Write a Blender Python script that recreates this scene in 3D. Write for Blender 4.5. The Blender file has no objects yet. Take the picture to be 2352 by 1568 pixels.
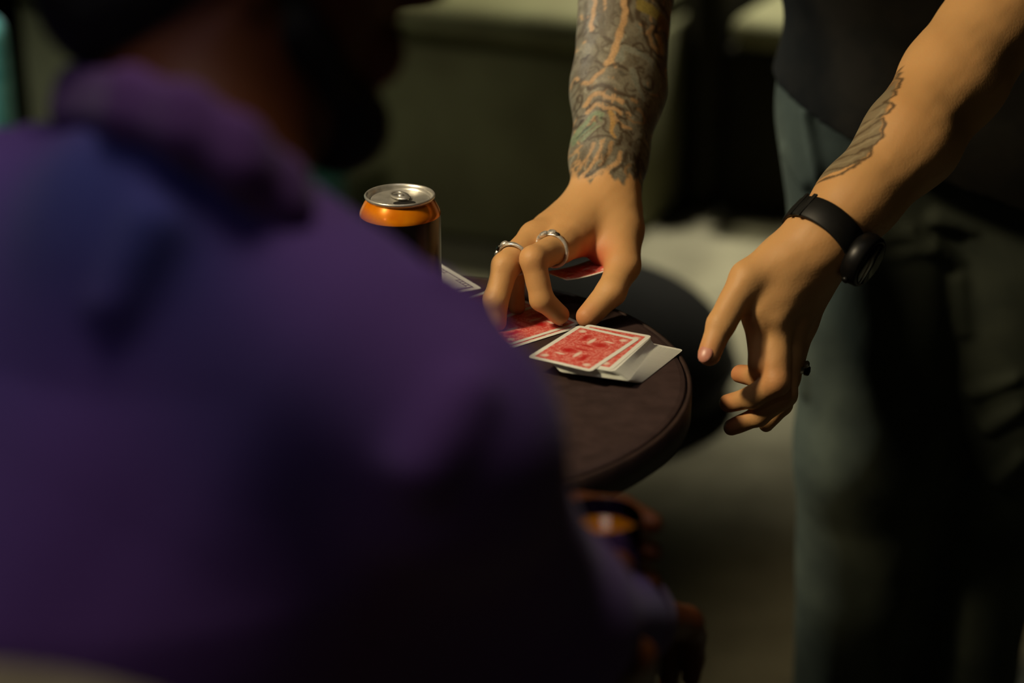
import bpy, bmesh, math, random
import numpy as np
from mathutils import Vector, Matrix

random.seed(7)
rng = np.random.default_rng(7)
S = bpy.context.scene
COL = S.collection

# ------------------------------------------------------------------ camera, world, lights, exposure
CAM_H = 1.45
TABLE_H = 0.80
PITCH = math.radians(22.0)
LENS = 70.0
FPX = LENS / 36.0 * 2352.0
RT = np.array((1.0, 0, 0))
UP = np.array((0, math.sin(PITCH), math.cos(PITCH)))
FW = np.array((0, math.cos(PITCH), -math.sin(PITCH)))
CAM = np.array((0, 0, CAM_H))


def at(px, py, d):
    """photo pixel at a distance d along the lens axis -> world point"""
    return CAM + FW * d + RT * ((px - 1176) / FPX * d) + UP * ((784 - py) / FPX * d)


def on_z(px, py, z):
    """photo pixel on a horizontal plane -> world point"""
    r = FW + RT * ((px - 1176) / FPX) + UP * ((784 - py) / FPX)
    return CAM + r * ((z - CAM_H) / r[2])


cd = bpy.data.cameras.new('camera')
cam = bpy.data.objects.new('camera', cd)
COL.objects.link(cam)
cam.location = CAM
cam.rotation_euler = (math.pi / 2 - PITCH, 0, 0)
cd.lens = LENS
cd.sensor_width = 36
cd.clip_start = 0.05
cd.dof.use_dof = True
cd.dof.focus_distance = 1.74
cd.dof.aperture_fstop = 2.4
S.camera = cam

S.view_settings.view_transform = 'Standard'
S.view_settings.look = 'None'
S.view_settings.gamma = 1
S.view_settings.use_curve_mapping = False
S.view_settings.exposure = 0.0

W = bpy.data.worlds.new('world')
S.world = W
W.use_nodes = True
W.node_tree.nodes['Background'].inputs['Color'].default_value = (0.9, 0.85, 0.55, 1)
W.node_tree.nodes['Background'].inputs['Strength'].default_value = 0.028


def light(name, kind, loc, target, power, color, **kw):
    ld = bpy.data.lights.new(name, kind)
    lo = bpy.data.objects.new(name, ld)
    COL.objects.link(lo)
    lo.location = loc
    v = Vector(target) - Vector(loc)
    lo.rotation_euler = v.to_track_quat('-Z', 'Y').to_euler()
    ld.energy = power
    ld.color = color
    for k, val in kw.items():
        setattr(ld, k, val)
    return lo


# warm spotlight high on the left of the table: the key
light('key_lamp', 'SPOT', (-1.05, 1.12, 2.1), (0.30, 1.76, 1.0), 116, (1.0, 0.81, 0.52),
      spot_size=math.radians(42), spot_blend=0.6, shadow_soft_size=0.12)
# ceiling downlight above the sofa, throwing a pool on the carpet in front of it
light('carpet_downlight', 'SPOT', (0.72, 4.85, 2.55), (0.66, 3.95, 0), 500, (1.0, 0.94, 0.76),
      spot_size=math.radians(42), spot_blend=1.0, shadow_soft_size=0.10)
# soft ceiling lamp over the guest and the table
light('table_downlight', 'SPOT', (-0.14, 1.05, 2.62), (-0.20, 1.1, 0), 34, (1.0, 0.90, 0.86),
      spot_size=math.radians(44), spot_blend=1.0, shadow_soft_size=0.30)
light('blue_light', 'SPOT', (-0.9, 0.1, 2.4), (-0.25, 0.95, 1.05), 6, (0.25, 0.35, 1.0),
      spot_size=math.radians(18), spot_blend=1.0, shadow_soft_size=0.1)
light('jeans_rim_fill', 'SPOT', (-1.4, 2.55, 1.9), (0.36, 2.1, 0.68), 220, (0.98, 1.0, 0.9),  # added rim light that brightens the left edge of the jeans
      spot_size=math.radians(26), spot_blend=1.0, shadow_soft_size=0.1)
light('side_bulb', 'POINT', (-1.45, 0.25, 1.9), (0, 0, 0), 2.2, (1.0, 0.80, 0.75), shadow_soft_size=0.04)
light('armchair_fill', 'SPOT', (-1.6, 3.0, 2.4), (-1.35, 3.7, 0.6), 280, (0.95, 1.0, 0.95),  # added spot, only there to brighten the teal armchair
      spot_size=math.radians(40), spot_blend=1.0, shadow_soft_size=0.1)
light('loveseat_fill', 'SPOT', (-1.0, 2.2, 2.3), (-0.55, 4.1, 0.25), 50, (1.0, 0.95, 0.74),  # added weak fill that lifts the front of the loveseat
      spot_size=math.radians(34), spot_blend=1.0, shadow_soft_size=0.2)
light('sofa_lamp', 'SPOT', (-0.25, 4.75, 2.5), (-0.2, 4.4, 0.5), 190, (1.0, 0.94, 0.68),
      spot_size=math.radians(60), spot_blend=1.0, shadow_soft_size=0.15)


# ------------------------------------------------------------------ helpers
def lin(r, g, b):
    def f(c):
        c /= 255.0
        return c / 12.92 if c <= 0.04045 else ((c + 0.055) / 1.055) ** 2.4
    return (f(r), f(g), f(b), 1.0)


def mat(name, color=(0.5, 0.5, 0.5, 1), rough=0.6, metal=0.0, spec=0.5, noise=None, bump=None, coat=0.0,
        transmission=0.0, ior=1.45, sheen=0.0):
    """noise=(scale, other colour, lo, hi)   bump=(scale, strength, distance)"""
    m = bpy.data.materials.new(name)
    m.use_nodes = True
    nt = m.node_tree
    b = nt.nodes['Principled BSDF']
    b.inputs['Base Color'].default_value = color
    b.inputs['Roughness'].default_value = rough
    b.inputs['Metallic'].default_value = metal
    b.inputs['Specular IOR Level'].default_value = spec
    b.inputs['Coat Weight'].default_value = coat
    b.inputs['Transmission Weight'].default_value = transmission
    b.inputs['IOR'].default_value = ior
    b.inputs['Sheen Weight'].default_value = sheen
    tc = nt.nodes.new('ShaderNodeTexCoord')
    if noise:
        n = nt.nodes.new('ShaderNodeTexNoise')
        n.inputs['Scale'].default_value = noise[0]
        n.inputs['Detail'].default_value = 6
        nt.links.new(tc.outputs['Object'], n.inputs['Vector'])
        r = nt.nodes.new('ShaderNodeValToRGB')
        r.color_ramp.elements[0].color = color
        r.color_ramp.elements[1].color = noise[1]
        r.color_ramp.elements[0].position = noise[2]
        r.color_ramp.elements[1].position = noise[3]
        nt.links.new(n.outputs['Fac'], r.inputs['Fac'])
        nt.links.new(r.outputs['Color'], b.inputs['Base Color'])
    if bump:
        n2 = nt.nodes.new('ShaderNodeTexNoise')
        n2.inputs['Scale'].default_value = bump[0]
        n2.inputs['Detail'].default_value = 4
        nt.links.new(tc.outputs['Object'], n2.inputs['Vector'])
        bm_ = nt.nodes.new('ShaderNodeBump')
        bm_.inputs['Strength'].default_value = bump[1]
        bm_.inputs['Distance'].default_value = bump[2]
        nt.links.new(n2.outputs['Fac'], bm_.inputs['Height'])
        nt.links.new(bm_.outputs['Normal'], b.inputs['Normal'])
    return m


def attr_mat(name, rough=0.5, spec=0.4, bump=None, sss=0.0, sheen=0.0):
    m = mat(name, rough=rough, spec=spec, bump=bump, sheen=sheen)
    nt = m.node_tree
    a = nt.nodes.new('ShaderNodeAttribute')
    a.attribute_name = 'tone'
    b = nt.nodes['Principled BSDF']
    nt.links.new(a.outputs['Color'], b.inputs['Base Color'])
    if sss:
        b.inputs['Subsurface Weight'].default_value = sss
        b.inputs['Subsurface Radius'].default_value = (0.006, 0.0025, 0.0012)
        b.inputs['Subsurface Scale'].default_value = 1.0
    return m


def link(name, mesh, material=None, parent=None, smooth=False):
    o = bpy.data.objects.new(name, mesh)
    COL.objects.link(o)
    if material is not None:
        for mm in (material if isinstance(material, (list, tuple)) else [material]):
            mesh.materials.append(mm)
    if parent is not None:
        o.parent = parent
        o.matrix_parent_inverse = parent.matrix_basis.inverted()
    if smooth:
        mesh.polygons.foreach_set('use_smooth', [True] * len(mesh.polygons))
    return o


def from_bm(name, bm, material=None, parent=None, smooth=False):
    me = bpy.data.meshes.new(name)
    bmesh.ops.recalc_face_normals(bm, faces=bm.faces)
    bm.to_mesh(me)
    bm.free()
    return link(name, me, material, parent, smooth)


def empty(name, loc, rz=0.0):
    o = bpy.data.objects.new(name, None)
    COL.objects.link(o)
    o.location = loc
    o.rotation_euler = (0, 0, rz)
    o.empty_display_size = 0.05
    bpy.context.view_layer.update()
    return o


def tag(o, label, cat, group=None, kind=None):
    o['label'] = label
    o['category'] = cat
    if group:
        o['group'] = group
    if kind:
        o['kind'] = kind
    return o


def add_box(bm, c, size, rot=None, bevel=0.0, seg=2):
    r = bmesh.ops.create_cube(bm, size=1.0)
    vs = r['verts']
    bmesh.ops.scale(bm, vec=size, verts=vs)
    if bevel > 0:
        es = list({e for v in vs for e in v.link_edges})
        r2 = bmesh.ops.bevel(bm, geom=es, offset=bevel, segments=seg, profile=0.5, affect='EDGES')
        vs = list({v for f in r2['faces'] for v in f.verts} | {v for v in vs if v.is_valid})
    M = Matrix.Translation(Vector(c))
    if rot is not None:
        M = M @ (rot if isinstance(rot, Matrix) else Matrix.Rotation(rot, 4, 'Z'))
    bmesh.ops.transform(bm, matrix=M, verts=vs)


def add_lathe(bm, profile, seg=48, M=None):
    rings = []
    for r, z in profile:
        if r < 1e-6:
            rings.append([bm.verts.new((0, 0, z))])
        else:
            rings.append([bm.verts.new((r * math.cos(2 * math.pi * i / seg), r * math.sin(2 * math.pi * i / seg), z))
                          for i in range(seg)])
    for a, b in zip(rings, rings[1:]):
        for i in range(seg):
            j = (i + 1) % seg
            if len(a) == 1 and len(b) == 1:
                continue
            if len(a) == 1:
                bm.faces.new((a[0], b[j], b[i]))
            elif len(b) == 1:
                bm.faces.new((a[i], a[j], b[0]))
            else:
                bm.faces.new((a[i], a[j], b[j], b[i]))
    if M is not None:
        bmesh.ops.transform(bm, matrix=M, verts=[v for r in rings for v in r])


def frame(z, x=None, origin=(0, 0, 0)):
    """4x4 with its local z along z (and x near the given x)"""
    z = Vector(z).normalized()
    x = Vector(x) if x is not None else (Vector((1, 0, 0)) if abs(z.x) < 0.9 else Vector((0, 1, 0)))
    y = z.cross(x).normalized()
    x = y.cross(z).normalized()
    M = Matrix((x, y, z)).transposed().to_4x4()
    M.translation = Vector(origin)
    return M


# ------------------------------------------------------------------ distance-field bodies
class Prim:
    __slots__ = ('a', 'b', 'ra', 'rb', 'n', 's', 'i')

    def __init__(self, a, b, ra, rb=None, n=None, s=1.0):
        self.a = np.asarray(a, float)
        self.b = np.asarray(b, float)
        self.ra = ra
        self.rb = ra if rb is None else rb
        self.n = None if n is None else np.asarray(n, float) / np.linalg.norm(n)
        self.s = s

    def d(self, P):
        ab = self.b - self.a
        L = float(ab @ ab)
        v = P - self.a
        if L > 1e-12:
            t = np.clip((v @ ab) / L, 0, 1)
            v = v - t[:, None] * ab
            r = self.ra + (self.rb - self.ra) * t
        else:
            r = self.ra
        if self.n is not None:
            q = v @ self.n
            q2 = (v * v).sum(1) + q * q * (1 / (self.s * self.s) - 1)
            return (np.sqrt(np.maximum(q2, 0)) - r) * min(self.s, 1.0)
        return np.sqrt((v * v).sum(1)) - r


def smin(a, b, k):
    if k <= 0:
        return np.minimum(a, b)
    h = np.maximum(k - np.abs(a - b), 0) / k
    return np.minimum(a, b) - h * h * k * 0.25


def U(k, *nodes):
    return (k, list(nodes))


def chain(k, pts, n=None, s=1.0):
    """pts: list of (point, radius)"""
    return U(k, *[Prim(pts[i][0], pts[i + 1][0], pts[i][1], pts[i + 1][1], n, s) for i in range(len(pts) - 1)])


def prims_of(node):
    if isinstance(node, Prim):
        return [node]
    out = []
    for c in node[1]:
        out += prims_of(c)
    return out


def ev(node, P, keep=None):
    if isinstance(node, Prim):
        if keep is not None and not keep[node.i]:
            return None
        return node.d(P)
    r = None
    for c in node[1]:
        d = ev(c, P, keep)
        if d is None:
            continue
        r = d if r is None else smin(r, d, node[0])
    return r


def trace(node, px, py, d0=0.4, d1=4.0):
    """where the sight line of a photo pixel meets a field"""
    r = FW + RT * ((px - 1176) / FPX) + UP * ((784 - py) / FPX)
    r = r / np.linalg.norm(r)
    t = d0
    for _ in range(120):
        d = float(ev(node, (CAM + r * t)[None, :])[0])
        if d < 0.0005:
            break
        t += d * 0.8
        if t > d1:
            return None
    return CAM + r * t


def mesh_field(node, vox, post=None, clip=None, pad=0.02):
    ps = prims_of(node)
    for i, p in enumerate(ps):
        p.i = i
    lo = np.min([np.minimum(p.a - p.ra, p.b - p.rb) * 1.0 for p in ps], 0) - pad
    hi = np.max([np.maximum(p.a + p.ra, p.b + p.rb) * 1.0 for p in ps], 0) + pad
    if clip is not None:
        lo = np.maximum(lo, clip[0])
        hi = np.minimum(hi, clip[1])
    B = 20
    nb = np.ceil((hi - lo) / (vox * B)).astype(int)
    N = nb * B
    ax = [lo[i] + vox * np.arange(N[i]) for i in range(3)]
    cx = [lo[i] + vox * (B * np.arange(nb[i]) + (B - 1) / 2) for i in range(3)]
    C = np.stack(np.meshgrid(*cx, indexing='ij'), -1).reshape(-1, 3)
    f = ev(node, C)
    PD = np.array([p.d(C) for p in ps])
    R = vox * B * 0.5 * math.sqrt(3)
    vol = np.empty(N, np.float32)
    for q, (bi, bj, bk) in enumerate(np.ndindex(*nb)):
        sl = (slice(bi * B, bi * B + B), slice(bj * B, bj * B + B), slice(bk * B, bk * B + B))
        if abs(f[q]) > R * 1.6 + pad:
            vol[sl] = f[q]
            continue
        keep = PD[:, q] < f[q] + 2.4 * R + 0.03
        P = np.stack(np.meshgrid(ax[0][sl[0]], ax[1][sl[1]], ax[2][sl[2]], indexing='ij'), -1).reshape(-1, 3)
        d = ev(node, P, keep)
        if post is not None:
            d = post(P, d)
        vol[sl] = d.reshape(B, B, B)
    vol[0] = vol[-1] = 1
    vol[:, 0] = vol[:, -1] = 1
    vol[:, :, 0] = vol[:, :, -1] = 1
    return surface_nets(vol, lo, vox)


def surface_nets(vol, lo, vox):
    ins = vol < 0
    n = np.array(vol.shape) - 1
    cnt = np.zeros(n, np.int8)
    for c in np.ndindex(2, 2, 2):
        cnt += ins[c[0]:c[0] + n[0], c[1]:c[1] + n[1], c[2]:c[2] + n[2]]
    act = np.argwhere((cnt > 0) & (cnt < 8))
    del cnt
    idx = np.full(n, -1, np.int32)
    idx[act[:, 0], act[:, 1], act[:, 2]] = np.arange(len(act))
    acc = np.zeros((len(act), 3))
    num = np.zeros(len(act))
    for a in range(3):
        o1, o2 = [x for x in range(3) if x != a]
        for u in (0, 1):
            for v in (0, 1):
                c0 = np.zeros(3, int)
                c0[o1] = u
                c0[o2] = v
                c1 = c0.copy()
                c1[a] = 1
                p0 = act + c0
                p1 = act + c1
                v0 = vol[p0[:, 0], p0[:, 1], p0[:, 2]]
                v1 = vol[p1[:, 0], p1[:, 1], p1[:, 2]]
                m = (v0 < 0) != (v1 < 0)
                t = np.where(m, v0 / np.where(m, v0 - v1, 1), 0)
                pos = c0 + (c1 - c0) * t[:, None]
                acc += pos * m[:, None]
                num += m
    V = lo + vox * (act + acc / num[:, None])
    F = []
    for a in range(3):
        o1, o2 = (a + 1) % 3, (a + 2) % 3
        s0 = [slice(None)] * 3
        s1 = [slice(None)] * 3
        s0[a] = slice(0, -1)
        s1[a] = slice(1, None)
        A = ins[tuple(s0)]
        ch = np.argwhere(A != ins[tuple(s1)])
        ch = ch[(ch[:, o1] > 0) & (ch[:, o2] > 0) & (ch[:, o1] < n[o1]) & (ch[:, o2] < n[o2])]
        fl = A[ch[:, 0], ch[:, 1], ch[:, 2]]
        e1 = np.zeros(3, int)
        e1[o1] = 1
        e2 = np.zeros(3, int)
        e2[o2] = 1
        q = [ch - e1 - e2, ch - e2, ch, ch - e1]
        q = np.stack([idx[p[:, 0], p[:, 1], p[:, 2]] for p in q], 1)
        q = np.where(fl[:, None], q, q[:, ::-1])
        F.append(q)
    F = np.concatenate(F)
    F = F[(F >= 0).all(1)]
    return V, F


def np_mesh(name, parts, material, parent=None, tone=None):
    """parts: list of (V, F, tone colours or None) joined into ONE mesh"""
    Vs, Fs, Ts, off = [], [], [], 0
    for p in parts:
        Vs.append(p[0])
        Fs.append(p[1] + off)
        Ts.append(p[2] if len(p) > 2 else None)
        off += len(p[0])
    V = np.concatenate(Vs)
    F = np.concatenate(Fs)
    me = bpy.data.meshes.new(name)
    me.vertices.add(len(V))
    me.vertices.foreach_set('co', V.astype(np.float32).ravel())
    me.loops.add(len(F) * 4)
    me.loops.foreach_set('vertex_index', F.astype(np.int32).ravel())
    me.polygons.add(len(F))
    me.polygons.foreach_set('loop_start', np.arange(0, len(F) * 4, 4, dtype=np.int32))
    me.polygons.foreach_set('loop_total', np.full(len(F), 4, np.int32))
    me.update(calc_edges=True)
    me.validate()
    if all(t is not None for t in Ts):
        T = np.concatenate(Ts)
        T = np.concatenate([T, np.ones((len(T), 1))], 1)
        a = me.attributes.new('tone', 'FLOAT_COLOR', 'POINT')
        a.data.foreach_set('color', T.astype(np.float32).ravel())
    return link(name, me, material, parent, True)


def waves(P, freqs, amp, seed):
    """smooth pseudo-random bumps"""
    r = np.random.default_rng(seed)
    out = np.zeros(len(P))
    for fr in freqs:
        for _ in range(3):
            k = r.normal(size=3)
            k = k / np.linalg.norm(k) * fr
            out += np.sin(P @ k + r.uniform(0, 6.28) + 1.3 * np.sin(P @ (r.normal(size=3) * fr * 0.4))) / fr
    return out * amp * freqs[0] / 3


def sm(x, a, b):
    t = np.clip((x - a) / (b - a), 0, 1)
    return t * t * (3 - 2 * t)


# ------------------------------------------------------------------ materials
M_floor = mat('carpet', lin(128, 124, 104), 0.95, spec=0.1, noise=(9, lin(112, 108, 90), 0.35, 0.65), bump=(380, 0.5, 0.004))
M_wall = mat('dark_plaster', lin(62, 60, 46), 0.9, noise=(4, lin(52, 50, 38), 0.4, 0.6))
M_ceil = mat('ceiling_paint', lin(50, 48, 40), 0.9, noise=(4, lin(44, 42, 35), 0.4, 0.6))
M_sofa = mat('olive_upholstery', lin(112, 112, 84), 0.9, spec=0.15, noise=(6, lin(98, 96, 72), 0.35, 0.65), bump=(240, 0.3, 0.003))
M_sofashade = mat('shaded_upholstery', lin(40, 38, 29), 0.9, spec=0.1, noise=(6, lin(33, 31, 24), 0.35, 0.65), bump=(240, 0.3, 0.003))  # sofa fabric darkened: shade on base and arms put into the colour
M_darkcloth = mat('black_cloth', lin(24, 22, 18), 0.9, spec=0.15, noise=(20, lin(18, 17, 14), 0.4, 0.6))
M_leather = mat('black_leather', lin(22, 20, 16), 0.75, spec=0.2, noise=(30, lin(16, 15, 12), 0.4, 0.6), bump=(150, 0.2, 0.002))
M_table = mat('dark_table_top', lin(62, 47, 45), 0.62, spec=0.3, noise=(60, lin(50, 37, 35), 0.35, 0.65), bump=(400, 0.15, 0.001))
M_tabledark = mat('dark_table_edge', lin(52, 36, 30), 0.6, noise=(50, lin(42, 28, 24), 0.4, 0.6))
M_iron = mat('black_iron', lin(26, 24, 22), 0.5, metal=0.6, noise=(40, lin(18, 17, 16), 0.4, 0.6))
M_shirt = mat('black_cotton', lin(23, 21, 17), 0.95, spec=0.1, noise=(30, lin(18, 17, 14), 0.4, 0.6), bump=(500, 0.15, 0.001))
M_denim = mat('grey_green_denim', lin(62, 67, 57), 0.92, spec=0.15, noise=(16, lin(48, 53, 46), 0.35, 0.65), bump=(520, 0.35, 0.0015))
M_shoe = mat('black_shoe', lin(20, 19, 18), 0.5, noise=(40, lin(15, 14, 13), 0.4, 0.6))
M_skin = attr_mat('skin', 0.52, 0.35, bump=(420, 0.25, 0.0008), sss=0.12)
M_nail = mat('fingernail', lin(200, 138, 118), 0.35, noise=(120, lin(190, 128, 108), 0.4, 0.6))
M_hair = mat('dark_hair', lin(22, 17, 12), 0.7, noise=(120, lin(14, 11, 8), 0.4, 0.6), bump=(260, 0.8, 0.004))
M_eye = mat('eyeball', lin(210, 205, 195), 0.2, noise=(60, lin(200, 192, 180), 0.4, 0.6))
M_silver = mat('silver', lin(235, 231, 222), 0.28, metal=0.6, noise=(200, lin(170, 165, 155), 0.4, 0.7))
M_tarnish = mat('tarnished_silver', lin(130, 125, 115), 0.35, metal=1.0, noise=(200, lin(60, 58, 52), 0.4, 0.7))
M_stone = mat('black_stone', lin(12, 12, 13), 0.12, noise=(80, lin(18, 18, 19), 0.4, 0.6))
M_rubber = mat('black_rubber', lin(20, 20, 19), 0.55, spec=0.4, noise=(80, lin(15, 15, 14), 0.4, 0.6))
M_case = mat('black_watch_case', lin(17, 17, 17), 0.4, metal=0.3, noise=(80, lin(13, 13, 13), 0.4, 0.6))
M_dial = mat('watch_dial', lin(8, 8, 9), 0.08, coat=0.6, noise=(30, lin(11, 11, 12), 0.4, 0.6))
M_alu = mat('can_aluminium', lin(220, 218, 210), 0.33, metal=0.7, noise=(90, lin(188, 186, 178), 0.35, 0.65))
M_canblack = mat('can_black_print', lin(16, 14, 16), 0.32, spec=0.5, noise=(50, lin(12, 11, 12), 0.4, 0.6))
M_canorange = mat('can_orange_print', lin(240, 146, 16), 0.2, metal=0.25, noise=(50, lin(222, 120, 10), 0.35, 0.65))
M_hole = mat('can_dark_inside', lin(18, 14, 10), 0.8, noise=(50, lin(12, 10, 8), 0.4, 0.6))
M_wood = mat('warm_brown_wood', lin(112, 62, 22), 0.45, noise=(14, lin(84, 44, 14), 0.35, 0.65))
M_beige = mat('beige_upholstery', lin(176, 164, 128), 0.9, noise=(30, lin(160, 148, 114), 0.4, 0.6), bump=(300, 0.3, 0.002))
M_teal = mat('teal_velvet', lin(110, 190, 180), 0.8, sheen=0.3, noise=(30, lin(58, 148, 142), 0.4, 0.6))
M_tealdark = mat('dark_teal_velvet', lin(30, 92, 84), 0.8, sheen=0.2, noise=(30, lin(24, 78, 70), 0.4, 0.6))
M_amber = mat('amber_drink', lin(236, 150, 20), 0.05, transmission=0.35, ior=1.34, noise=(40, lin(224, 132, 12), 0.4, 0.6))
M_glass = mat('clear_glass', (0.95, 0.95, 0.93, 1), 0.03, transmission=1.0, ior=1.45)
M_trouser = mat('charcoal_trousers', lin(26, 25, 27), 0.92, spec=0.1, noise=(30, lin(20, 19, 21), 0.4, 0.6))
M_sweat = attr_mat('purple_fleece', 0.95, 0.12, bump=(420, 0.4, 0.002), sheen=0.15)
M_whitecard = mat('card_white', lin(222, 226, 216), 0.45, noise=(300, lin(212, 216, 206), 0.4, 0.6))

# ------------------------------------------------------------------ setting
bm = bmesh.new()
add_box(bm, (0, 2.6, -0.05), (7.2, 7.6, 0.1))
o = from_bm('floor', bm, M_floor)
o['kind'] = 'structure'
bm = bmesh.new()
add_box(bm, (0, 6.45, 1.3), (7.2, 0.1, 2.8))
o = from_bm('wall_back', bm, M_wall)
o['kind'] = 'structure'
bm = bmesh.new()
add_box(bm, (-3.65, 2.6, 1.3), (0.1, 7.6, 2.8))
o = from_bm('wall_left', bm, M_wall)
o['kind'] = 'structure'
bm = bmesh.new()
add_box(bm, (3.65, 2.6, 1.3), (0.1, 7.6, 2.8))
o = from_bm('wall_right', bm, M_wall)
o['kind'] = 'structure'
bm = bmesh.new()
add_box(bm, (0, 2.6, 2.75), (7.2, 7.6, 0.1))
o = from_bm('ceiling', bm, M_ceil)
o['kind'] = 'structure'

# ---- sofa: its foot line and the seam under its cushions are read off the floor
p0 = on_z(1470, 475, 0.0)
p1 = on_z(1790, 545, 0.0)
ang = math.radians(-25.0)
dv = np.array((math.cos(ang), math.sin(ang), 0))
mid = p0 + dv * 1.43
sofa = empty('sofa', (mid[0], mid[1], 0), ang)
tag(sofa, 'low sofa with pale seat cushions and shade coloured into its base, between the tattooed arm and the black shirt', 'sofa')


def local_box(name, parent, material, c, size, bevel=0.02, seg=3):
    bm = bmesh.new()
    add_box(bm, c, size, bevel=bevel, seg=seg)
    me = bpy.data.meshes.new(name)
    bmesh.ops.recalc_face_normals(bm, faces=bm.faces)
    bm.to_mesh(me)
    bm.free()
    o = link(name, me, material, None, True)
    o.parent = parent
    return o


local_box('base', sofa, M_sofashade, (0, 0.49, 0.2), (2.5, 0.90, 0.395), 0.02)
for i in range(3):
    local_box('seat_cushion', sofa, M_sofa, (-0.82 + 0.82 * i, 0.44, 0.435), (0.815, 0.90, 0.075), 0.034, 6)
    local_box('back_cushion', sofa, M_sofa, (-0.82 + 0.82 * i, 0.86, 0.62), (0.80, 0.2, 0.40), 0.07, 5)
local_box('backrest', sofa, M_sofashade, (0, 1.02, 0.44), (2.9, 0.2, 0.86), 0.05, 4)
for s in (-1, 1):
    local_box('armrest', sofa, M_sofashade, (1.30 * s, 0.47, 0.29), (0.095, 0.95, 0.56), 0.06, 5)
for sx in (-1, 1):
    for y in (0.08, 0.9):
        local_box('foot', sofa, M_iron, (1.3 * sx, y, 0.02), (0.07, 0.07, 0.04), 0.005, 2)

# ---- olive loveseat, nearer, beyond the can
ZC = 0.465
q0 = on_z(860, 75, ZC)
q1 = on_z(1300, 120, ZC)
dq = (q1 - q0) / np.linalg.norm(q1 - q0)
angq = math.atan2(dq[1], dq[0])
end = on_z(1405, 128, ZC)
LW = 1.5
lm = end - dq * LW / 2
love = empty('loveseat', (lm[0], lm[1], 0), angq)
tag(love, 'olive upholstered loveseat with a rounded seat edge, beyond the drink can', 'sofa')
local_box('base', love, M_sofa, (0, 0.46, ZC / 2), (LW, 0.86, ZC - 0.012), 0.02)
for i in range(2):
    local_box('seat_cushion', love, M_sofa, ((i - 0.5) * LW / 2 * 0.998, 0.40, ZC + 0.037), (LW / 2 - 0.006, 0.84, 0.085), 0.038, 6)
    local_box('back_cushion', love, M_sofa, ((i - 0.5) * LW / 2 * 0.99, 0.74, ZC + 0.30), (LW / 2 - 0.02, 0.18, 0.36), 0.06, 5)
local_box('backrest', love, M_sofa, (0, 0.90, 0.48), (LW + 0.0, 0.14, 0.92), 0.04, 4)
for s in (-1, 1):
    for y in (0.1, 0.8):
        local_box('foot', love, M_iron, (LW * 0.46 * s, y, 0.004), (0.07, 0.07, 0.008), 0.002, 1)

# dark teal cushion leaning on the loveseat, its corner between the guest's chin and the can
cq = on_z(632, 610, 0.0)
cu = empty('cushion', (cq[0], cq[1], 0), angq + 0.25)
tag(cu, 'dark teal velvet cushion on the floor, peeping out above the purple shoulder', 'cushion')
bm = bmesh.new()
bmesh.ops.create_cube(bm, size=1.0)
bmesh.ops.subdivide_edges(bm, edges=bm.edges[:], cuts=11, use_grid_fill=True)
for v in bm.verts:
    x, y, z = v.co
    e = (1 - (2 * abs(x)) ** 3) * (1 - (2 * abs(z)) ** 3)
    v.co = (x * 0.34 * (1 - 0.10 * (1 - (2 * z) ** 2)), y * (0.02 + 0.12 * max(e, 0) ** 0.6), 0.172 + z * 0.34 * (1 - 0.10 * (1 - (2 * x) ** 2)))
bmesh.ops.transform(bm, matrix=Matrix.Rotation(-0.2, 4, 'X'), verts=bm.verts)
me = bpy.data.meshes.new('cover')
bm.to_mesh(me)
bm.free()
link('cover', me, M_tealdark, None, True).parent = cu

# ---- black round ottoman on the carpet
oc = on_z(1366, 905, 0.0)
ott = empty('ottoman', (oc[0], oc[1], 0))
tag(ott, 'black domed round pouf on the pale carpet beyond the small table', 'ottoman')
R_O = 0.252
H_O = 0.25
prof_l = [(0, 0.012), (R_O * 0.86, 0.012), (R_O * 0.95, 0.02), (R_O, 0.055), (R_O + 0.001, 0.066)]
prof_u = [(R_O + 0.001, 0.070)] + [(R_O * math.cos(t) ** 1.12, 0.070 + (H_O - 0.070) * math.sin(t)) for t in [math.pi / 2 * k / 12 for k in range(1, 12)]] + [(0, H_O)]


def ott_part(name, prof, material):
    bm = bmesh.new()
    add_lathe(bm, prof, 64)
    me = bpy.data.meshes.new(name)
    bmesh.ops.recalc_face_normals(bm, faces=bm.faces)
    bm.to_mesh(me)
    bm.free()
    link(name, me, material, None, True).parent = ott


ott_part('lower_cover', prof_l, M_leather)
ott_part('dome_cover', prof_u, M_leather)
ott_part('piping', [(R_O - 0.004, 0.065), (R_O + 0.005, 0.065), (R_O + 0.0065, 0.068), (R_O + 0.005, 0.071), (R_O - 0.004, 0.071)], M_leather)
ott_part('foot_ring', [(0, 0), (R_O * 0.7, 0), (R_O * 0.7, 0.014), (0, 0.014)], M_iron)

# ---- teal chair at the left edge, teal cushion beyond the guest's chin
teal = empty('armchair', (-1.425, 3.75, 0), 0.55)
tag(teal, 'teal velvet armchair cut off by the photo behind the guest', 'armchair')
local_box('seat', teal, M_teal, (0, 0, 0.34), (0.62, 0.6, 0.16), 0.05, 4)
local_box('backrest', teal, M_teal, (0, 0.3, 0.62), (0.62, 0.12, 0.66), 0.05, 4)
for s in (-1, 1):
    local_box('armrest', teal, M_teal, (0.33 * s, 0.0, 0.44), (0.1, 0.62, 0.36), 0.04, 4)
    for y in (-0.24, 0.24):
        local_box('leg', teal, M_iron, (0.25 * s, y, 0.13), (0.035, 0.035, 0.26), 0.004, 2)

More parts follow.
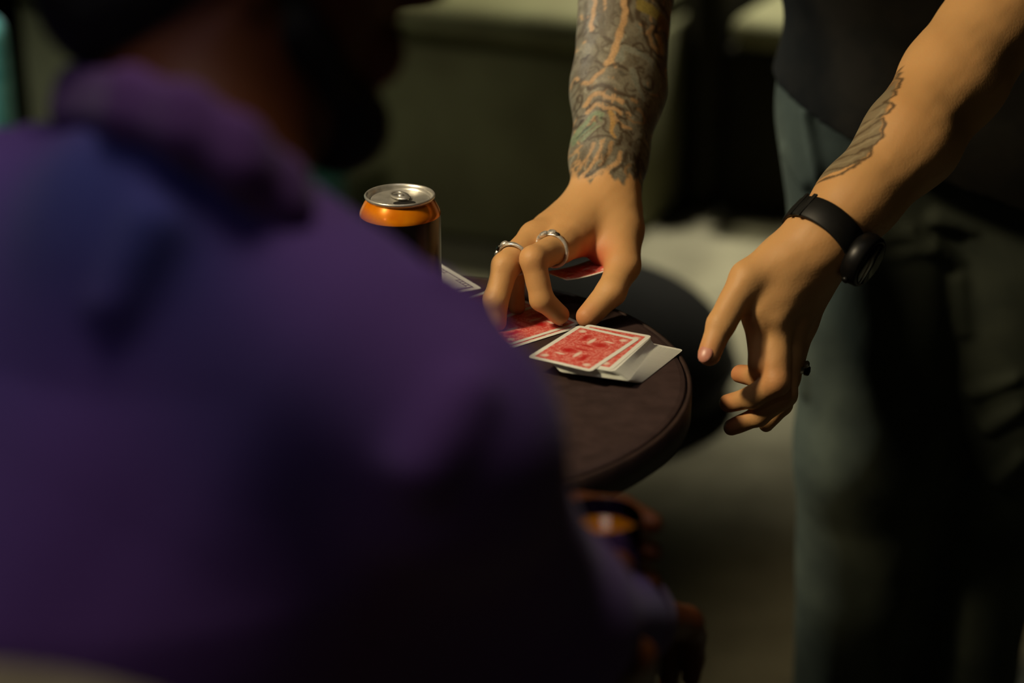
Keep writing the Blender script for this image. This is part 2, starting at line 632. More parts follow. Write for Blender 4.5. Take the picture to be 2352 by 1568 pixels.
# ------------------------------------------------------------------ the small round table
tp = on_z(905, 858, TABLE_H)
table = empty('side_table', (tp[0], tp[1], 0))
tag(table, 'small round dark brown table with playing cards and a can on it', 'table')
R_T = 0.249
bm = bmesh.new()
add_lathe(bm, [(0, -0.026), (R_T - 0.004, -0.026), (R_T - 0.004, -0.006), (R_T - 0.006, -0.001), (R_T - 0.010, 0), (0, 0)], 128,
          Matrix.Translation((0, 0, TABLE_H)))
me = bpy.data.meshes.new('tabletop')
bm.to_mesh(me)
bm.free()
link('tabletop', me, M_table, None, False).parent = table
bm = bmesh.new()
add_lathe(bm, [(R_T - 0.004, -0.028), (R_T, -0.027), (R_T, -0.002), (R_T - 0.0035, -0.0012), (R_T - 0.0038, -0.028)], 128,
          Matrix.Translation((0, 0, TABLE_H)))
me = bpy.data.meshes.new('edge_band')
bm.to_mesh(me)
bm.free()
link('edge_band', me, M_tabledark, None, True).parent = table
bm = bmesh.new()
add_lathe(bm, [(0, 0.02), (0.035, 0.02), (0.03, 0.06), (0.026, 0.3), (0.03, 0.72), (0.09, 0.765), (0.1, 0.773), (0, 0.773)], 40)
me = bpy.data.meshes.new('pedestal')
bm.to_mesh(me)
bm.free()
link('pedestal', me, M_iron, None, True).parent = table
bm = bmesh.new()
add_lathe(bm, [(0, 0), (0.19, 0), (0.195, 0.008), (0.16, 0.018), (0.04, 0.03), (0, 0.03)], 64)
me = bpy.data.meshes.new('base')
bm.to_mesh(me)
bm.free()
link('base', me, M_iron, None, True).parent = table

# ------------------------------------------------------------------ drink can
cp = on_z(925, 752, TABLE_H)
R_C = 0.0352
can = empty('drink_can', (cp[0], cp[1], TABLE_H), 0.15)
tag(can, 'black drink can with an orange band under its silver lid, on the small table', 'can')


def lathe_part(name, prof, material, parent, seg=64, smooth=True):
    bm = bmesh.new()
    add_lathe(bm, prof, seg)
    me = bpy.data.meshes.new(name)
    bmesh.ops.recalc_face_normals(bm, faces=bm.faces)
    bm.to_mesh(me)
    bm.free()
    o = link(name, me, material, None, smooth)
    o.parent = parent
    return o


H_C = 0.1235
lathe_part('body', [(0, 0.004), (0.022, 0.004), (0.026, 0), (0.029, 0.001), (0.0335, 0.009), (R_C, 0.014), (R_C, 0.1062)], M_canblack, can)
lathe_part('orange_band', [(R_C, 0.1062), (R_C, 0.1072), (R_C - 0.0006, 0.1095), (R_C - 0.002, 0.1125), (R_C - 0.0042, 0.1165),
                           (R_C - 0.0056, 0.1185), (R_C - 0.0064, 0.1198)], M_canorange, can)
lathe_part('lid', [(R_C - 0.0064, 0.1198), (R_C - 0.0058, 0.1205), (R_C - 0.0046, 0.1218), (R_C - 0.0044, 0.1232), (R_C - 0.0052, 0.1242),
                   (R_C - 0.0062, 0.1238), (R_C - 0.0072, 0.1215), (R_C - 0.0080, 0.1188), (R_C - 0.0092, 0.1184), (R_C - 0.0102, 0.1200),
                   (R_C - 0.0112, 0.1204), (0, 0.1204)], M_alu, can)
# pull tab: a ring-ended plate on a rivet
bm = bmesh.new()
pts = []
for i in range(24):
    a = 2 * math.pi * i / 24
    pts.append((0.0075 * math.cos(a), 0.0125 * math.sin(a)))
vo = [[bm.verts.new((x, y, z)) for x, y in pts] for z in (0.1219, 0.1232)]
hol = [(0.0045 * math.cos(2 * math.pi * i / 24), 0.0055 + 0.0042 * math.sin(2 * math.pi * i / 24)) for i in range(24)]
vh = [[bm.verts.new((x, y, z)) for x, y in hol] for z in (0.1219, 0.1232)]
for i in range(24):
    j = (i + 1) % 24
    bm.faces.new((vo[0][i], vo[0][j], vo[1][j], vo[1][i]))
    bm.faces.new((vh[0][j], vh[0][i], vh[1][i], vh[1][j]))
    bm.faces.new((vo[1][i], vo[1][j], vh[1][j], vh[1][i]))
    bm.faces.new((vo[0][j], vo[0][i], vh[0][i], vh[0][j]))
add_lathe(bm, [(0, 0.1204), (0.0028, 0.1204), (0.0026, 0.1242), (0, 0.1246)], 16, Matrix.Translation((0, -0.002, 0)))
bmesh.ops.transform(bm, matrix=Matrix.Rotation(0.35, 4, 'Z'), verts=bm.verts)
me = bpy.data.meshes.new('pull_tab')
bm.to_mesh(me)
bm.free()
link('pull_tab', me, M_alu, None, True).parent = can
bm = bmesh.new()
vc = bm.verts.new((0, 0, 0.1207))
ring = [bm.verts.new((0.0098 * math.cos(2 * math.pi * i / 28), 0.0062 * math.sin(2 * math.pi * i / 28), 0.1207)) for i in range(28)]
for i in range(28):
    bm.faces.new((vc, ring[i], ring[(i + 1) % 28]))
bmesh.ops.transform(bm, matrix=Matrix.Translation((0.0025, -0.0150, 0)), verts=bm.verts)
me = bpy.data.meshes.new('mouth_opening')
bm.to_mesh(me)
bm.free()
link('mouth_opening', me, M_hole, None).parent = can

# ------------------------------------------------------------------ playing cards
CW, CH, CT = 0.0605, 0.0845, 0.00034


def card_back_material():
    m = mat('red_card_back', lin(200, 60, 52), 0.42, spec=0.4)
    nt = m.node_tree
    L = nt.links
    b = nt.nodes['Principled BSDF']
    tc = nt.nodes.new('ShaderNodeTexCoord')
    sp = nt.nodes.new('ShaderNodeSeparateXYZ')
    L.new(tc.outputs['Object'], sp.inputs[0])

    def mth(op, a, bb=None, c=None):
        n = nt.nodes.new('ShaderNodeMath')
        n.operation = op
        for i, v in enumerate((a, bb, c)):
            if v is None:
                continue
            if isinstance(v, (int, float)):
                n.inputs[i].default_value = v
            else:
                L.new(v, n.inputs[i])
        return n.outputs[0]

    x, y = sp.outputs['X'], sp.outputs['Y']
    ax_, ay_ = mth('ABSOLUTE', x), mth('ABSOLUTE', y)
    inx = mth('LESS_THAN', ax_, CW / 2 - 0.0042)
    iny = mth('LESS_THAN', ay_, CH / 2 - 0.0042)
    inside = mth('MULTIPLY', inx, iny)
    # the print is the same when the card is turned half round: fold (x, y) -> sign(y) * (x, y)
    sg = mth('SIGN', y)
    fx, fy = mth('MULTIPLY', x, sg), ay_

    def blob(cx, cy, rx, ry):
        u = mth('DIVIDE', mth('SUBTRACT', fx, cx), rx)
        v = mth('DIVIDE', mth('SUBTRACT', fy, cy), ry)
        r2 = mth('ADD', mth('MULTIPLY', u, u), mth('MULTIPLY', v, v))
        return mth('SMOOTH_MIN', mth('MAXIMUM', mth('SUBTRACT', 1.0, r2), 0.0), 1.0, 0.2)

    nz = nt.nodes.new('ShaderNodeTexNoise')
    cmb = nt.nodes.new('ShaderNodeCombineXYZ')
    L.new(mth('ABSOLUTE', fx), cmb.inputs[0])
    L.new(fy, cmb.inputs[1])
    nz.inputs['Scale'].default_value = 260
    nz.inputs['Detail'].default_value = 3
    nz.inputs['Distortion'].default_value = 1.5
    L.new(cmb.outputs[0], nz.inputs['Vector'])
    lace = nt.nodes.new('ShaderNodeValToRGB')
    lace.color_ramp.elements[0].position = 0.42
    lace.color_ramp.elements[0].color = lin(206, 78, 70)
    lace.color_ramp.elements[1].position = 0.66
    lace.color_ramp.elements[1].color = lin(230, 150, 136)
    L.new(nz.outputs['Fac'], lace.inputs['Fac'])

    def mixc(fac, a, colr):
        n = nt.nodes.new('ShaderNodeMix')
        n.data_type = 'RGBA'
        L.new(fac, n.inputs['Factor'])
        L.new(a, n.inputs[6])
        n.inputs[7].default_value = colr
        return n.outputs[2]

    c = lace.outputs['Color']
    red = lin(186, 18, 22)
    cream = lin(232, 214, 196)
    for p in ((0.0085, 0.0115, 0.0090, 0.0062), (-0.0105, 0.0205, 0.0042, 0.0095), (0.000, 0.0045, 0.0100, 0.0016)):
        c = mixc(blob(*p), c, red)
    for p in ((-0.0022, 0.0160, 0.0028, 0.0085), (0.0200, 0.0315, 0.0042, 0.0042), (-0.0200, 0.0315, 0.0042, 0.0042), (0.0115, 0.0215, 0.0065, 0.0018)):
        c = mixc(blob(*p), c, cream)
    n = nt.nodes.new('ShaderNodeMix')
    n.data_type = 'RGBA'
    L.new(inside, n.inputs['Factor'])
    n.inputs[6].default_value = lin(226, 228, 218)
    L.new(c, n.inputs[7])
    L.new(n.outputs[2], b.inputs['Base Color'])
    return m


def card_face_material():
    m = mat('printed_card_face', lin(226, 228, 222), 0.42, spec=0.4)
    nt = m.node_tree
    L = nt.links
    b = nt.nodes['Principled BSDF']
    tc = nt.nodes.new('ShaderNodeTexCoord')
    sp = nt.nodes.new('ShaderNodeSeparateXYZ')
    L.new(tc.outputs['Object'], sp.inputs[0])

    def mth(op, a, bb=None):
        n = nt.nodes.new('ShaderNodeMath')
        n.operation = op
        for i, v in enumerate((a, bb)):
            if v is None:
                continue
            if isinstance(v, (int, float)):
                n.inputs[i].default_value = v
            else:
                L.new(v, n.inputs[i])
        return n.outputs[0]

    ax_, ay_ = mth('ABSOLUTE', sp.outputs['X']), mth('ABSOLUTE', sp.outputs['Y'])
    box = mth('MAXIMUM', mth('SUBTRACT', ax_, CW / 2), mth('SUBTRACT', ay_, CH / 2))   # 0 at the edge, negative inside
    def band(a, bb):
        return mth('MULTIPLY', mth('GREATER_THAN', box, a), mth('LESS_THAN', box, bb))
    frame_line = band(-0.0066, -0.0056)
    inner_line = band(-0.0112, -0.0104)
    strip = band(-0.0112, -0.0056)
    chk = mth('GREATER_THAN', mth('SINE', mth('MULTIPLY', ay_, 2 * math.pi / 0.0055)), 0.55)
    only_side = mth('MULTIPLY', mth('GREATER_THAN', ay_, CH / 2 - 0.032), mth('LESS_THAN', ax_, CW / 2 - 0.0056))
    lines = mth('MAXIMUM', frame_line, mth('MULTIPLY', only_side, mth('MAXIMUM', inner_line, mth('MULTIPLY', strip, chk))))
    n = nt.nodes.new('ShaderNodeMix')
    n.data_type = 'RGBA'
    L.new(lines, n.inputs['Factor'])
    n.inputs[6].default_value = lin(226, 228, 222)
    n.inputs[7].default_value = lin(58, 22, 40)
    L.new(n.outputs[2], b.inputs['Base Color'])
    return m


M_back = card_back_material()
M_face = card_face_material()


def card_mesh(name, bend=0.0, face_up=False):
    """thin rounded sheet; the printed back looks up unless face_up"""
    rr, q = 0.0035, 4
    out = []
    for cx, cy, a0 in ((1, 1, 0), (-1, 1, 90), (-1, -1, 180), (1, -1, 270)):
        for i in range(q):
            a = math.radians(a0 + 90 * i / (q - 1))
            out.append((cx * (CW / 2 - rr) + rr * math.cos(a), cy * (CH / 2 - rr) + rr * math.sin(a)))
    bm = bmesh.new()
    top = [bm.verts.new((x, y, CT)) for x, y in out]
    bot = [bm.verts.new((x, y, 0)) for x, y in out]
    ft = bm.faces.new(top)
    fb = bm.faces.new(bot[::-1])
    ft.material_index = 0
    fb.material_index = 1
    for i in range(len(out)):
        j = (i + 1) % len(out)
        f = bm.faces.new((bot[i], bot[j], top[j], top[i]))
        f.material_index = 1
    if bend:
        for k in range(-3, 4):
            g = bm.verts[:] + bm.edges[:] + bm.faces[:]
            bmesh.ops.bisect_plane(bm, geom=g, plane_co=(0, k * CH / 8, 0), plane_no=(0, 1, 0))
        for v in bm.verts:
            v.co.z += bend * (v.co.y / (CH / 2)) ** 2
    me = bpy.data.meshes.new(name)
    bm.to_mesh(me)
    bm.free()
    for mm in ((M_face, M_whitecard) if face_up else (M_back, M_whitecard)):
        me.materials.append(mm)
    return me


flat_card = card_mesh('playing_card')


def put_card(me, loc, rz, label, group, rot=None):
    o = bpy.data.objects.new('playing_card', me)
    COL.objects.link(o)
    o.location = loc
    o.rotation_euler = rot if rot is not None else (0, 0, rz)
    return tag(o, label, 'playing card', group)


# the deck: sheared towards the right so that the lower cards show their white borders
ZT = TABLE_H + 0.0005
NC = 44
KEYS = [  # card, its near corner and its right corner on the photo
    (0, (1353, 857), (1474, 776)),
    (1, (1406, 850), (1497, 772)),
    (2, (1409, 856), (1498, 773)),
    (13, (1428, 868), (1501, 778)),
    (21, (1441, 876), (1507, 789)),
    (22, (1443, 877), (1509, 790)),
    (43, (1463, 887), (1577, 798))]
for k in range(NC):                     # k = 0 is the top card
    z = ZT + (NC - 1 - k) * 0.00036
    kk = [q[0] for q in KEYS]
    nx, ny = np.interp(k, kk, [q[1][0] for q in KEYS]), np.interp(k, kk, [q[1][1] for q in KEYS])
    rx, ry = np.interp(k, kk, [q[2][0] for q in KEYS]), np.interp(k, kk, [q[2][1] for q in KEYS])
    N_, R_ = on_z(nx, ny, z)[:2], on_z(rx, ry, z)[:2]
    d = R_ - N_
    a = math.atan2(d[1], d[0]) - math.pi / 2
    ux = np.array((math.cos(a), math.sin(a)))       # short side, to the right
    uy = np.array((-math.sin(a), math.cos(a)))      # long side, away
    c = (N_ + R_) / 2 - ux * CW / 2
    a += random.uniform(-0.003, 0.003)
    if k == 0:
        lab, grp = 'top card of the deck by the table edge, whole red back showing', 'cards of the slanted deck'
    elif k == 1:
        lab, grp = 'second card of the deck, red strip showing right of the top card', 'cards of the slanted deck'
    elif k == NC - 1:
        lab, grp = 'bottom card of the deck, lying on the table, its corner furthest out', 'cards of the slanted deck'
    elif k < 22:
        lab, grp = 'card in the steep upper block of the deck showing only a white edge', 'cards in the upper block of the deck'
    else:
        lab, grp = 'card in the low fanned half of the deck showing only a white border', 'cards in the fanned half of the deck'
    put_card(flat_card, (c[0], c[1], z), a, lab, grp)


def loose_card(corner_px, dir_px, z, label, me=flat_card, sx=-1, sy=-1, group=None):
    """corner at a photo pixel, long side running towards another pixel"""
    c = on_z(corner_px[0], corner_px[1], z)
    e = on_z(dir_px[0], dir_px[1], z)
    d = (e - c)[:2]
    a = math.atan2(d[1], d[0]) + math.pi / 2          # local -y runs along d
    vx = np.array((math.cos(a), math.sin(a)))
    vy = np.array((-math.sin(a), math.cos(a)))
    p = c[:2] + vx * sx * CW / 2 + vy * sy * CH / 2
    return put_card(me, (p[0], p[1], z), a, label, group)


# red-backed cards under the reaching fingers
loose_card((1330, 752), (1228, 784), ZT, 'red backed card lying on the table under the bent index finger', sx=-1, sy=-1)
loose_card((1336, 742), (1240, 772), ZT + 0.0004, 'card at the thumb tip, only a white corner showing behind the red one', sx=-1, sy=-1)
loose_card((1238, 702), (1150, 735), ZT + 0.0009, 'red backed card lying between the middle finger and the guest', sx=-1, sy=-1)
# printed card by the can
face_card = card_mesh('face_card', face_up=True)
fc = loose_card((1107, 663), (1010, 606), ZT, 'face-up court card with a dark printed frame beside the can', me=face_card, sx=1, sy=-1)

# ------------------------------------------------------------------ tattoos: drawn as strokes in the frame of each forearm
INK = np.array(lin(78, 72, 58)[:3])


class Canvas:
    def __init__(self, x0, y0, x1, y1, wob=0.0):
        self.x0, self.y0 = x0, y0
        self.w, self.h = x1 - x0, y1 - y0
        self.col = np.zeros((self.h, self.w, 3))
        self.a = np.zeros((self.h, self.w))
        yy, xx = np.mgrid[0:self.h, 0:self.w]
        wx = 2.6 * np.sin(yy * 0.23 + 1.5 * np.sin(xx * 0.11)) + 1.2 * np.sin(xx * 0.52 + yy * 0.31)
        wy = 2.6 * np.sin(xx * 0.21 + 1.5 * np.sin(yy * 0.13)) + 1.2 * np.sin(yy * 0.47 - xx * 0.29)
        self.P = np.stack([xx + x0 + wx * wob, yy + y0 + wy * wob], -1).astype(float)

    def over(self, mask, colr):
        c = np.array(colr)
        m = mask[..., None]
        self.col = self.col * (1 - m) + c * m
        self.a = np.maximum(self.a, mask)

    def stroke(self, pts, w, colr, alpha=1.0, soft=1.5, ink=True):
        w0, w1 = w if isinstance(w, tuple) else (w, w)
        best = np.full((self.h, self.w), 1e9)
        n = len(pts) - 1
        for i in range(n):
            a, b = np.array(pts[i], float), np.array(pts[i + 1], float)
            ab = b - a
            v = self.P - a
            t = np.clip((v @ ab) / max(ab @ ab, 1e-9), 0, 1)
            d = np.linalg.norm(v - t[..., None] * ab, axis=-1)
            wl = (w0 + (w1 - w0) * (i + t) / n) * 0.5
            best = np.minimum(best, d - wl)
        m = np.clip(0.5 - best / (2 * soft), 0, 1) * alpha
        self.over(m, colr)

    def sample(self, X, Y):
        x = np.clip(X - self.x0, 0, self.w - 1.001)
        y = np.clip(Y - self.y0, 0, self.h - 1.001)
        i, j = x.astype(int), y.astype(int)
        fx, fy = (x - i)[:, None], (y - j)[:, None]
        def g(A):
            A = A if A.ndim == 3 else A[..., None]
            return (A[j, i] * (1 - fx) * (1 - fy) + A[j, i + 1] * fx * (1 - fy) + A[j + 1, i] * (1 - fx) * fy + A[j + 1, i + 1] * fx * fy)
        return g(self.col), g(self.a)[:, 0]


def spline(pts, n=6):
    out = []
    P = [np.array(p, float) for p in pts]
    P = [2 * P[0] - P[1]] + P + [2 * P[-1] - P[-2]]
    for i in range(1, len(P) - 2):
        for k in range(n):
            t = k / n
            out.append(0.5 * ((2 * P[i]) + (P[i + 1] - P[i - 1]) * t + (2 * P[i - 1] - 5 * P[i] + 4 * P[i + 1] - P[i + 2]) * t * t
                              + (-P[i - 1] + 3 * P[i] - 3 * P[i + 1] + P[i + 2]) * t ** 3))
    out.append(P[-2])
    return out


SKINL = np.array(lin(178, 142, 100)[:3])      # bare skin lines inside the ink
GREY = np.array(lin(114, 113, 99)[:3])
GREYD = np.array(lin(72, 71, 60)[:3])
DARK = np.array(lin(34, 31, 26)[:3])


def sleeve_canvas():
    cv = Canvas(1240, -430, 1660, 500, 0.4)
    r = np.random.default_rng(3)
    K = 3.266

    def q(pts):
        return spline([(1280 + x / K, y / K) for x, y in pts])

    # the washed-in ground, ragged at the wrist
    yy = cv.P[..., 1]
    xx = cv.P[..., 0]
    edge = 440 - 12 * np.sin(xx * 0.11) - 7 * np.sin(xx * 0.29 + 1) + 0.13 * (xx - 1385)
    g = np.clip((edge - yy) / 10, 0, 1)
    n = (np.sin(xx * 0.07 + 2 * np.sin(yy * 0.03)) + np.sin(yy * 0.06 + 1.7 * np.sin(xx * 0.05)) + np.sin((xx + yy) * 0.13)) / 3
    ground = GREY * (0.80 + 0.16 * n[..., None])
    ground = np.where((n < -0.15)[..., None], ground * 0.82, ground)
    cv.col = ground
    cv.a = g * 0.93
    # upper arm: random clouds and bands
    for _ in range(46):
        cx, cy = r.uniform(1280, 1600), r.uniform(-420, -10)
        a0 = r.uniform(0, 6.28)
        ts = np.linspace(0, r.uniform(2.5, 5.5), 10)
        rad = r.uniform(10, 30)
        pts = [(cx + rad * (1 - t / 8) * math.cos(a0 + t), cy + rad * 1.2 * (1 - t / 8) * math.sin(a0 + t)) for t in ts]
        cv.stroke(pts, (r.uniform(5, 12), 3), [SKINL, GREY * 1.15, DARK, GREYD][r.integers(4)], 0.85)
    # dense small curls and hatching under the main figures
    for _ in range(420):
        cx, cy = r.uniform(1290, 1570), r.uniform(-20, 425)
        a0 = r.uniform(0, 6.28)
        rad = r.uniform(4, 17)
        tw = r.uniform(1.2, 4.2)
        sg = 1 if r.random() < 0.5 else -1
        pts = [(cx + rad * (1 - t / 7) * math.cos(a0 + sg * t), cy + rad * 1.3 * (1 - t / 7) * math.sin(a0 + sg * t)) for t in np.linspace(0, tw, 7)]
        x0, x1 = max(0, int(cx - 1240 - 34)), int(cx - 1240 + 34)
        y0, y1 = max(0, int(cy + 430 - 34)), min(cv.h, int(cy + 430 + 34))
        sub = Canvas(0, 0, 1, 1)
        sub.P, sub.h, sub.w = cv.P[y0:y1, x0:x1], y1 - y0, min(x1, cv.w) - x0
        sub.col, sub.a = cv.col[y0:y1, x0:x1].copy(), cv.a[y0:y1, x0:x1].copy()
        sub.stroke(pts, (r.uniform(2.5, 6.5), 2.0), [SKINL * .95, GREY * 1.45, DARK, DARK * .8, GREYD][r.integers(5)], r.uniform(.7, 1.0), soft=1.2)
        cv.col[y0:y1, x0:x1], cv.a[y0:y1, x0:x1] = sub.col, sub.a
    D = [  # (points, width, colour, alpha)
        ([(480, 40), (500, 150), (495, 250), (530, 320)], (16, 8), DARK, .8),
        ([(380, 0), (390, 120), (380, 260), (360, 380)], (22, 12), GREYD, .8),
        ([(320, 60), (320, 220), (330, 380), (370, 470)], (18, 10), GREYD, .9),
        ([(230, 120), (225, 240), (205, 350)], (8, 5), GREYD, .8),
        ([(600, 60), (560, 130), (580, 210), (560, 290), (620, 330)], (18, 8), DARK, .8),
        ([(640, 120), (760, 180), (860, 260), (900, 370)], (10, 10), DARK, .9),
        ([(590, 205), (660, 225), (740, 255)], (26, 22), np.array(lin(138, 122, 64)[:3]), 1),
        ([(740, 270), (800, 310), (850, 370)], (26, 22), np.array(lin(120, 92, 52)[:3]), 1),
        ([(560, 355), (585, 385), (560, 415)], (10, 5), GREY * 1.1, 1),
        ([(600, 330), (610, 400), (640, 470), (690, 515), (740, 520)], (9, 6), DARK, .9),
        ([(660, 340), (645, 400), (665, 460), (700, 500)], (8, 6), SKINL * .85, 1),
        ([(690, 330), (680, 400), (700, 460)], (7, 5), DARK, .9),
        ([(705, 385), (725, 430), (730, 480)], (13, 8), SKINL * .9, 1),
        ([(760, 330), (780, 420), (765, 500)], (9, 6), DARK, .8),
        ([(210, 450), (250, 500), (300, 560), (340, 630)], (18, 10), GREY * 1.08, .9),
        ([(250, 590), (290, 560), (300, 500), (280, 440)], (8, 4), GREYD, .9),
        ([(340, 430), (390, 480), (330, 500)], (7, 4), DARK, .7),
        ([(440, 600), (450, 540), (500, 530), (600, 565), (660, 600), (700, 670), (700, 740), (670, 790), (620, 785), (600, 755)], (20, 8), GREY * 1.12, 1),
        ([(440, 660), (500, 690), (560, 665), (600, 660)], (7, 5), DARK, .9),
        ([(560, 690), (565, 750), (600, 790), (650, 780), (665, 730), (630, 700), (605, 725)], (7, 4), DARK, .9),
        ([(520, 690), (545, 760), (570, 820), (605, 860)], (17, 8), GREY * 1.08, 1),
        ([(530, 505), (560, 475), (600, 490), (605, 525), (570, 535), (550, 510)], (5, 3), DARK, .9),
        ([(620, 520), (680, 560), (730, 600)], (6, 4), DARK, .7),
        ([(430, 640), (380, 655), (330, 640), (280, 600)], (7, 5), DARK, .8),
        ([(430, 0), (452, 90), (468, 180), (478, 280), (455, 370), (432, 450), (410, 530), (380, 610), (355, 630)], (12, 14), SKINL, 1),
        ([(270, 0), (286, 110), (280, 210), (263, 290), (262, 355)], (7, 8), SKINL * .95, .9),
        ([(350, 0), (340, 45), (300, 75)], (7, 4), SKINL * .9, 1),
        ([(352, 120), (345, 190)], (7, 7), SKINL * .85, .8),
        ([(490, 0), (500, 55), (525, 105)], (6, 4), SKINL * .8, .9),
        ([(555, 0), (600, 45), (650, 60)], (6, 4), GREY * 1.1, .9),
        ([(700, 20), (690, 90), (640, 110)], (7, 4), GREY, .9),
        ([(730, 0), (740, 70), (720, 110)], (8, 8), SKINL * .65, .8),
        ([(200, 330), (160, 360), (170, 410)], (5, 4), DARK, .6),
        ([(200, 730), (250, 745), (300, 700), (335, 680)], (10, 8), SKINL * .85, 1),
        ([(200, 780), (180, 740), (230, 690), (300, 650)], (6, 4), GREYD, .9),
        ([(250, 790), (330, 785), (400, 830), (470, 860), (540, 860)], (10, 6), DARK, .9),
        ([(330, 740), (400, 770), (450, 810)], (8, 6), GREY * 1.1, .9),
        ([(220, 890), (265, 845), (315, 832), (350, 865), (395, 885)], (9, 7), SKINL * .9, 1),
        ([(240, 930), (290, 880), (350, 900), (400, 930), (460, 950)], (7, 5), DARK, .9),
        ([(235, 945), (290, 908), (340, 940), (420, 958), (445, 990)], (8, 6), SKINL * .85, 1),
        ([(425, 890), (455, 905)], (10, 9), SKINL * .95, 1),
        ([(520, 880), (550, 890)], (9, 7), SKINL * .7, 1),
        ([(480, 900), (520, 960), (560, 990)], (7, 4), DARK, .8),
        ([(560, 930), (600, 960), (600, 1010), (540, 1030), (490, 1000)], (6, 4), SKINL * .6, .9),
        ([(150, 1090), (220, 1030), (270, 975), (320, 985), (315, 1030)], (15, 8), np.array(lin(116, 128, 100)[:3]), 1),
        ([(150, 1140), (215, 1090), (270, 1050)], (12, 8), np.array(lin(108, 122, 96)[:3]), 1),
        ([(200, 1150), (250, 1110), (300, 1080)], (9, 6), np.array(lin(122, 132, 106)[:3]), 1),
        ([(170, 1115), (240, 1060), (290, 1000)], (4, 3), DARK, .7),
        ([(210, 1165), (270, 1120), (310, 1090)], (4, 3), DARK, .7),
        ([(380, 985), (395, 1050), (380, 1110), (400, 1160)], (12, 6), np.array(lin(168, 132, 78)[:3]), 1),
        ([(400, 1010), (450, 1070), (510, 1090)], (9, 6), SKINL * .8, 1),
        ([(320, 1010), (350, 1040), (330, 1090), (370, 1140)], (6, 4), DARK, .8),
        ([(430, 1055), (450, 1100), (480, 1130)], (7, 4), DARK, .9),
        ([(240, 1165), (300, 1150), (360, 1160), (420, 1190)], (6, 4), DARK, .7),
        ([(480, 1150), (540, 1190), (560, 1260)], (8, 6), GREYD, .8),
        ([(322, 1185), (300, 1270), (255, 1340), (195, 1400), (130, 1440)], (6, 8), SKINL, 1),
        ([(380, 1210), (360, 1280), (310, 1350)], (9, 7), SKINL * .75, .9),
        ([(440, 1265), (425, 1320), (365, 1370), (285, 1405), (200, 1445)], (9, 8), SKINL, 1),
        ([(270, 1200), (230, 1280), (165, 1350), (115, 1400)], (6, 5), SKINL * .85, .9),
        ([(350, 1290), (320, 1350), (260, 1390), (205, 1420)], (6, 4), DARK, .9),
        ([(480, 1270), (450, 1340), (400, 1390)], (8, 6), DARK, .8),
        ([(500, 1330), (470, 1390), (500, 1440)], (6, 5), SKINL * .6, .9),
        ([(550, 1280), (560, 1350), (530, 1420)], (12, 6), DARK, .8),
    ]
    for pts, w, c, al in D:
        cv.stroke(q(pts), (w[0] * 1.0, w[1] * 1.0), c, al, soft=1.6)
    m2 = np.sin(xx * 0.61 + 2 * np.sin(yy * 0.27)) * np.sin(yy * 0.53 + 2 * np.sin(xx * 0.24))
    cv.col = cv.col * (1 + 0.22 * m2[..., None])
    cv.a = np.clip(cv.a, 0, 1) * np.clip((edge + 6 - yy) / 10, 0, 1)
    return cv


def wing_canvas():
    cv = Canvas(1800, -60, 2240, 500, 0.5)
    K = 2.614

    def q(pts):
        return [(1720 + x / K, y / K) for x, y in pts]

    # ground inside the wing outline
    bound = q([(300, 1240), (400, 1150), (470, 1155), (560, 1105), (630, 1040), (690, 960), (712, 850), (745, 780), (790, 690), (850, 600), (900, 480)])
    out = np.zeros((cv.h, cv.w))
    bx = np.array([p[0] for p in bound])
    by = np.array([p[1] for p in bound])
    order = np.argsort(by)
    lim = np.interp(cv.P[..., 1], by[order], bx[order])
    inside = np.clip((lim - cv.P[..., 0]) / 4, 0, 1) * (cv.P[..., 1] > 184) * np.clip((441 - cv.P[..., 1]) / 4, 0, 1)
    fade = np.clip((cv.P[..., 1] - 184) / 60, 0.45, 1)
    cv.over(inside * 0.9 * fade, np.array(lin(124, 116, 94)[:3]))
    dk = np.array(lin(58, 52, 42)[:3])
    lt = np.array(lin(150, 142, 116)[:3])
    for pts, w in (([(410, 1150), (460, 1162), (540, 1125), (578, 1085)], 5), ([(430, 1100), (500, 1115), (570, 1085)], 4),
                   ([(570, 1090), (625, 1060), (642, 1010)], 5), ([(480, 1040), (560, 1035), (630, 1015)], 4),
                   ([(600, 1020), (660, 990), (690, 955)], 5), ([(540, 975), (620, 960), (690, 930)], 4),
                   ([(690, 960), (705, 900), (712, 850)], 5), ([(590, 910), (650, 880), (712, 850)], 4),
                   ([(660, 830), (720, 830), (760, 790), (735, 745)], 5), ([(735, 745), (782, 720), (790, 680)], 5),
                   ([(700, 770), (745, 740)], 4), ([(790, 680), (830, 640), (850, 600), (868, 545), (895, 485)], 4), ([(800, 620), (840, 580), (860, 520)], 3)):
        cv.stroke(q(pts), w, dk, .85, soft=1.5)
    for pts in ([(450, 1080), (540, 1075), (600, 1040)], [(520, 1000), (600, 985), (670, 950)], [(580, 940), (650, 915), (695, 885)], [(640, 860), (700, 820), (725, 790)]):
        cv.stroke(q(pts), 4, lt, .6)
    return cv


SKIN_A = np.array(lin(208, 161, 106)[:3])
SKIN_B = np.array(lin(196, 147, 94)[:3])
SKIN_RED = np.array(lin(200, 88, 62)[:3])


def px_of(V):
    r = V - CAM
    d = r @ FW
    return 1176 + (r @ RT) / d * FPX, 784 - (r @ UP) / d * FPX


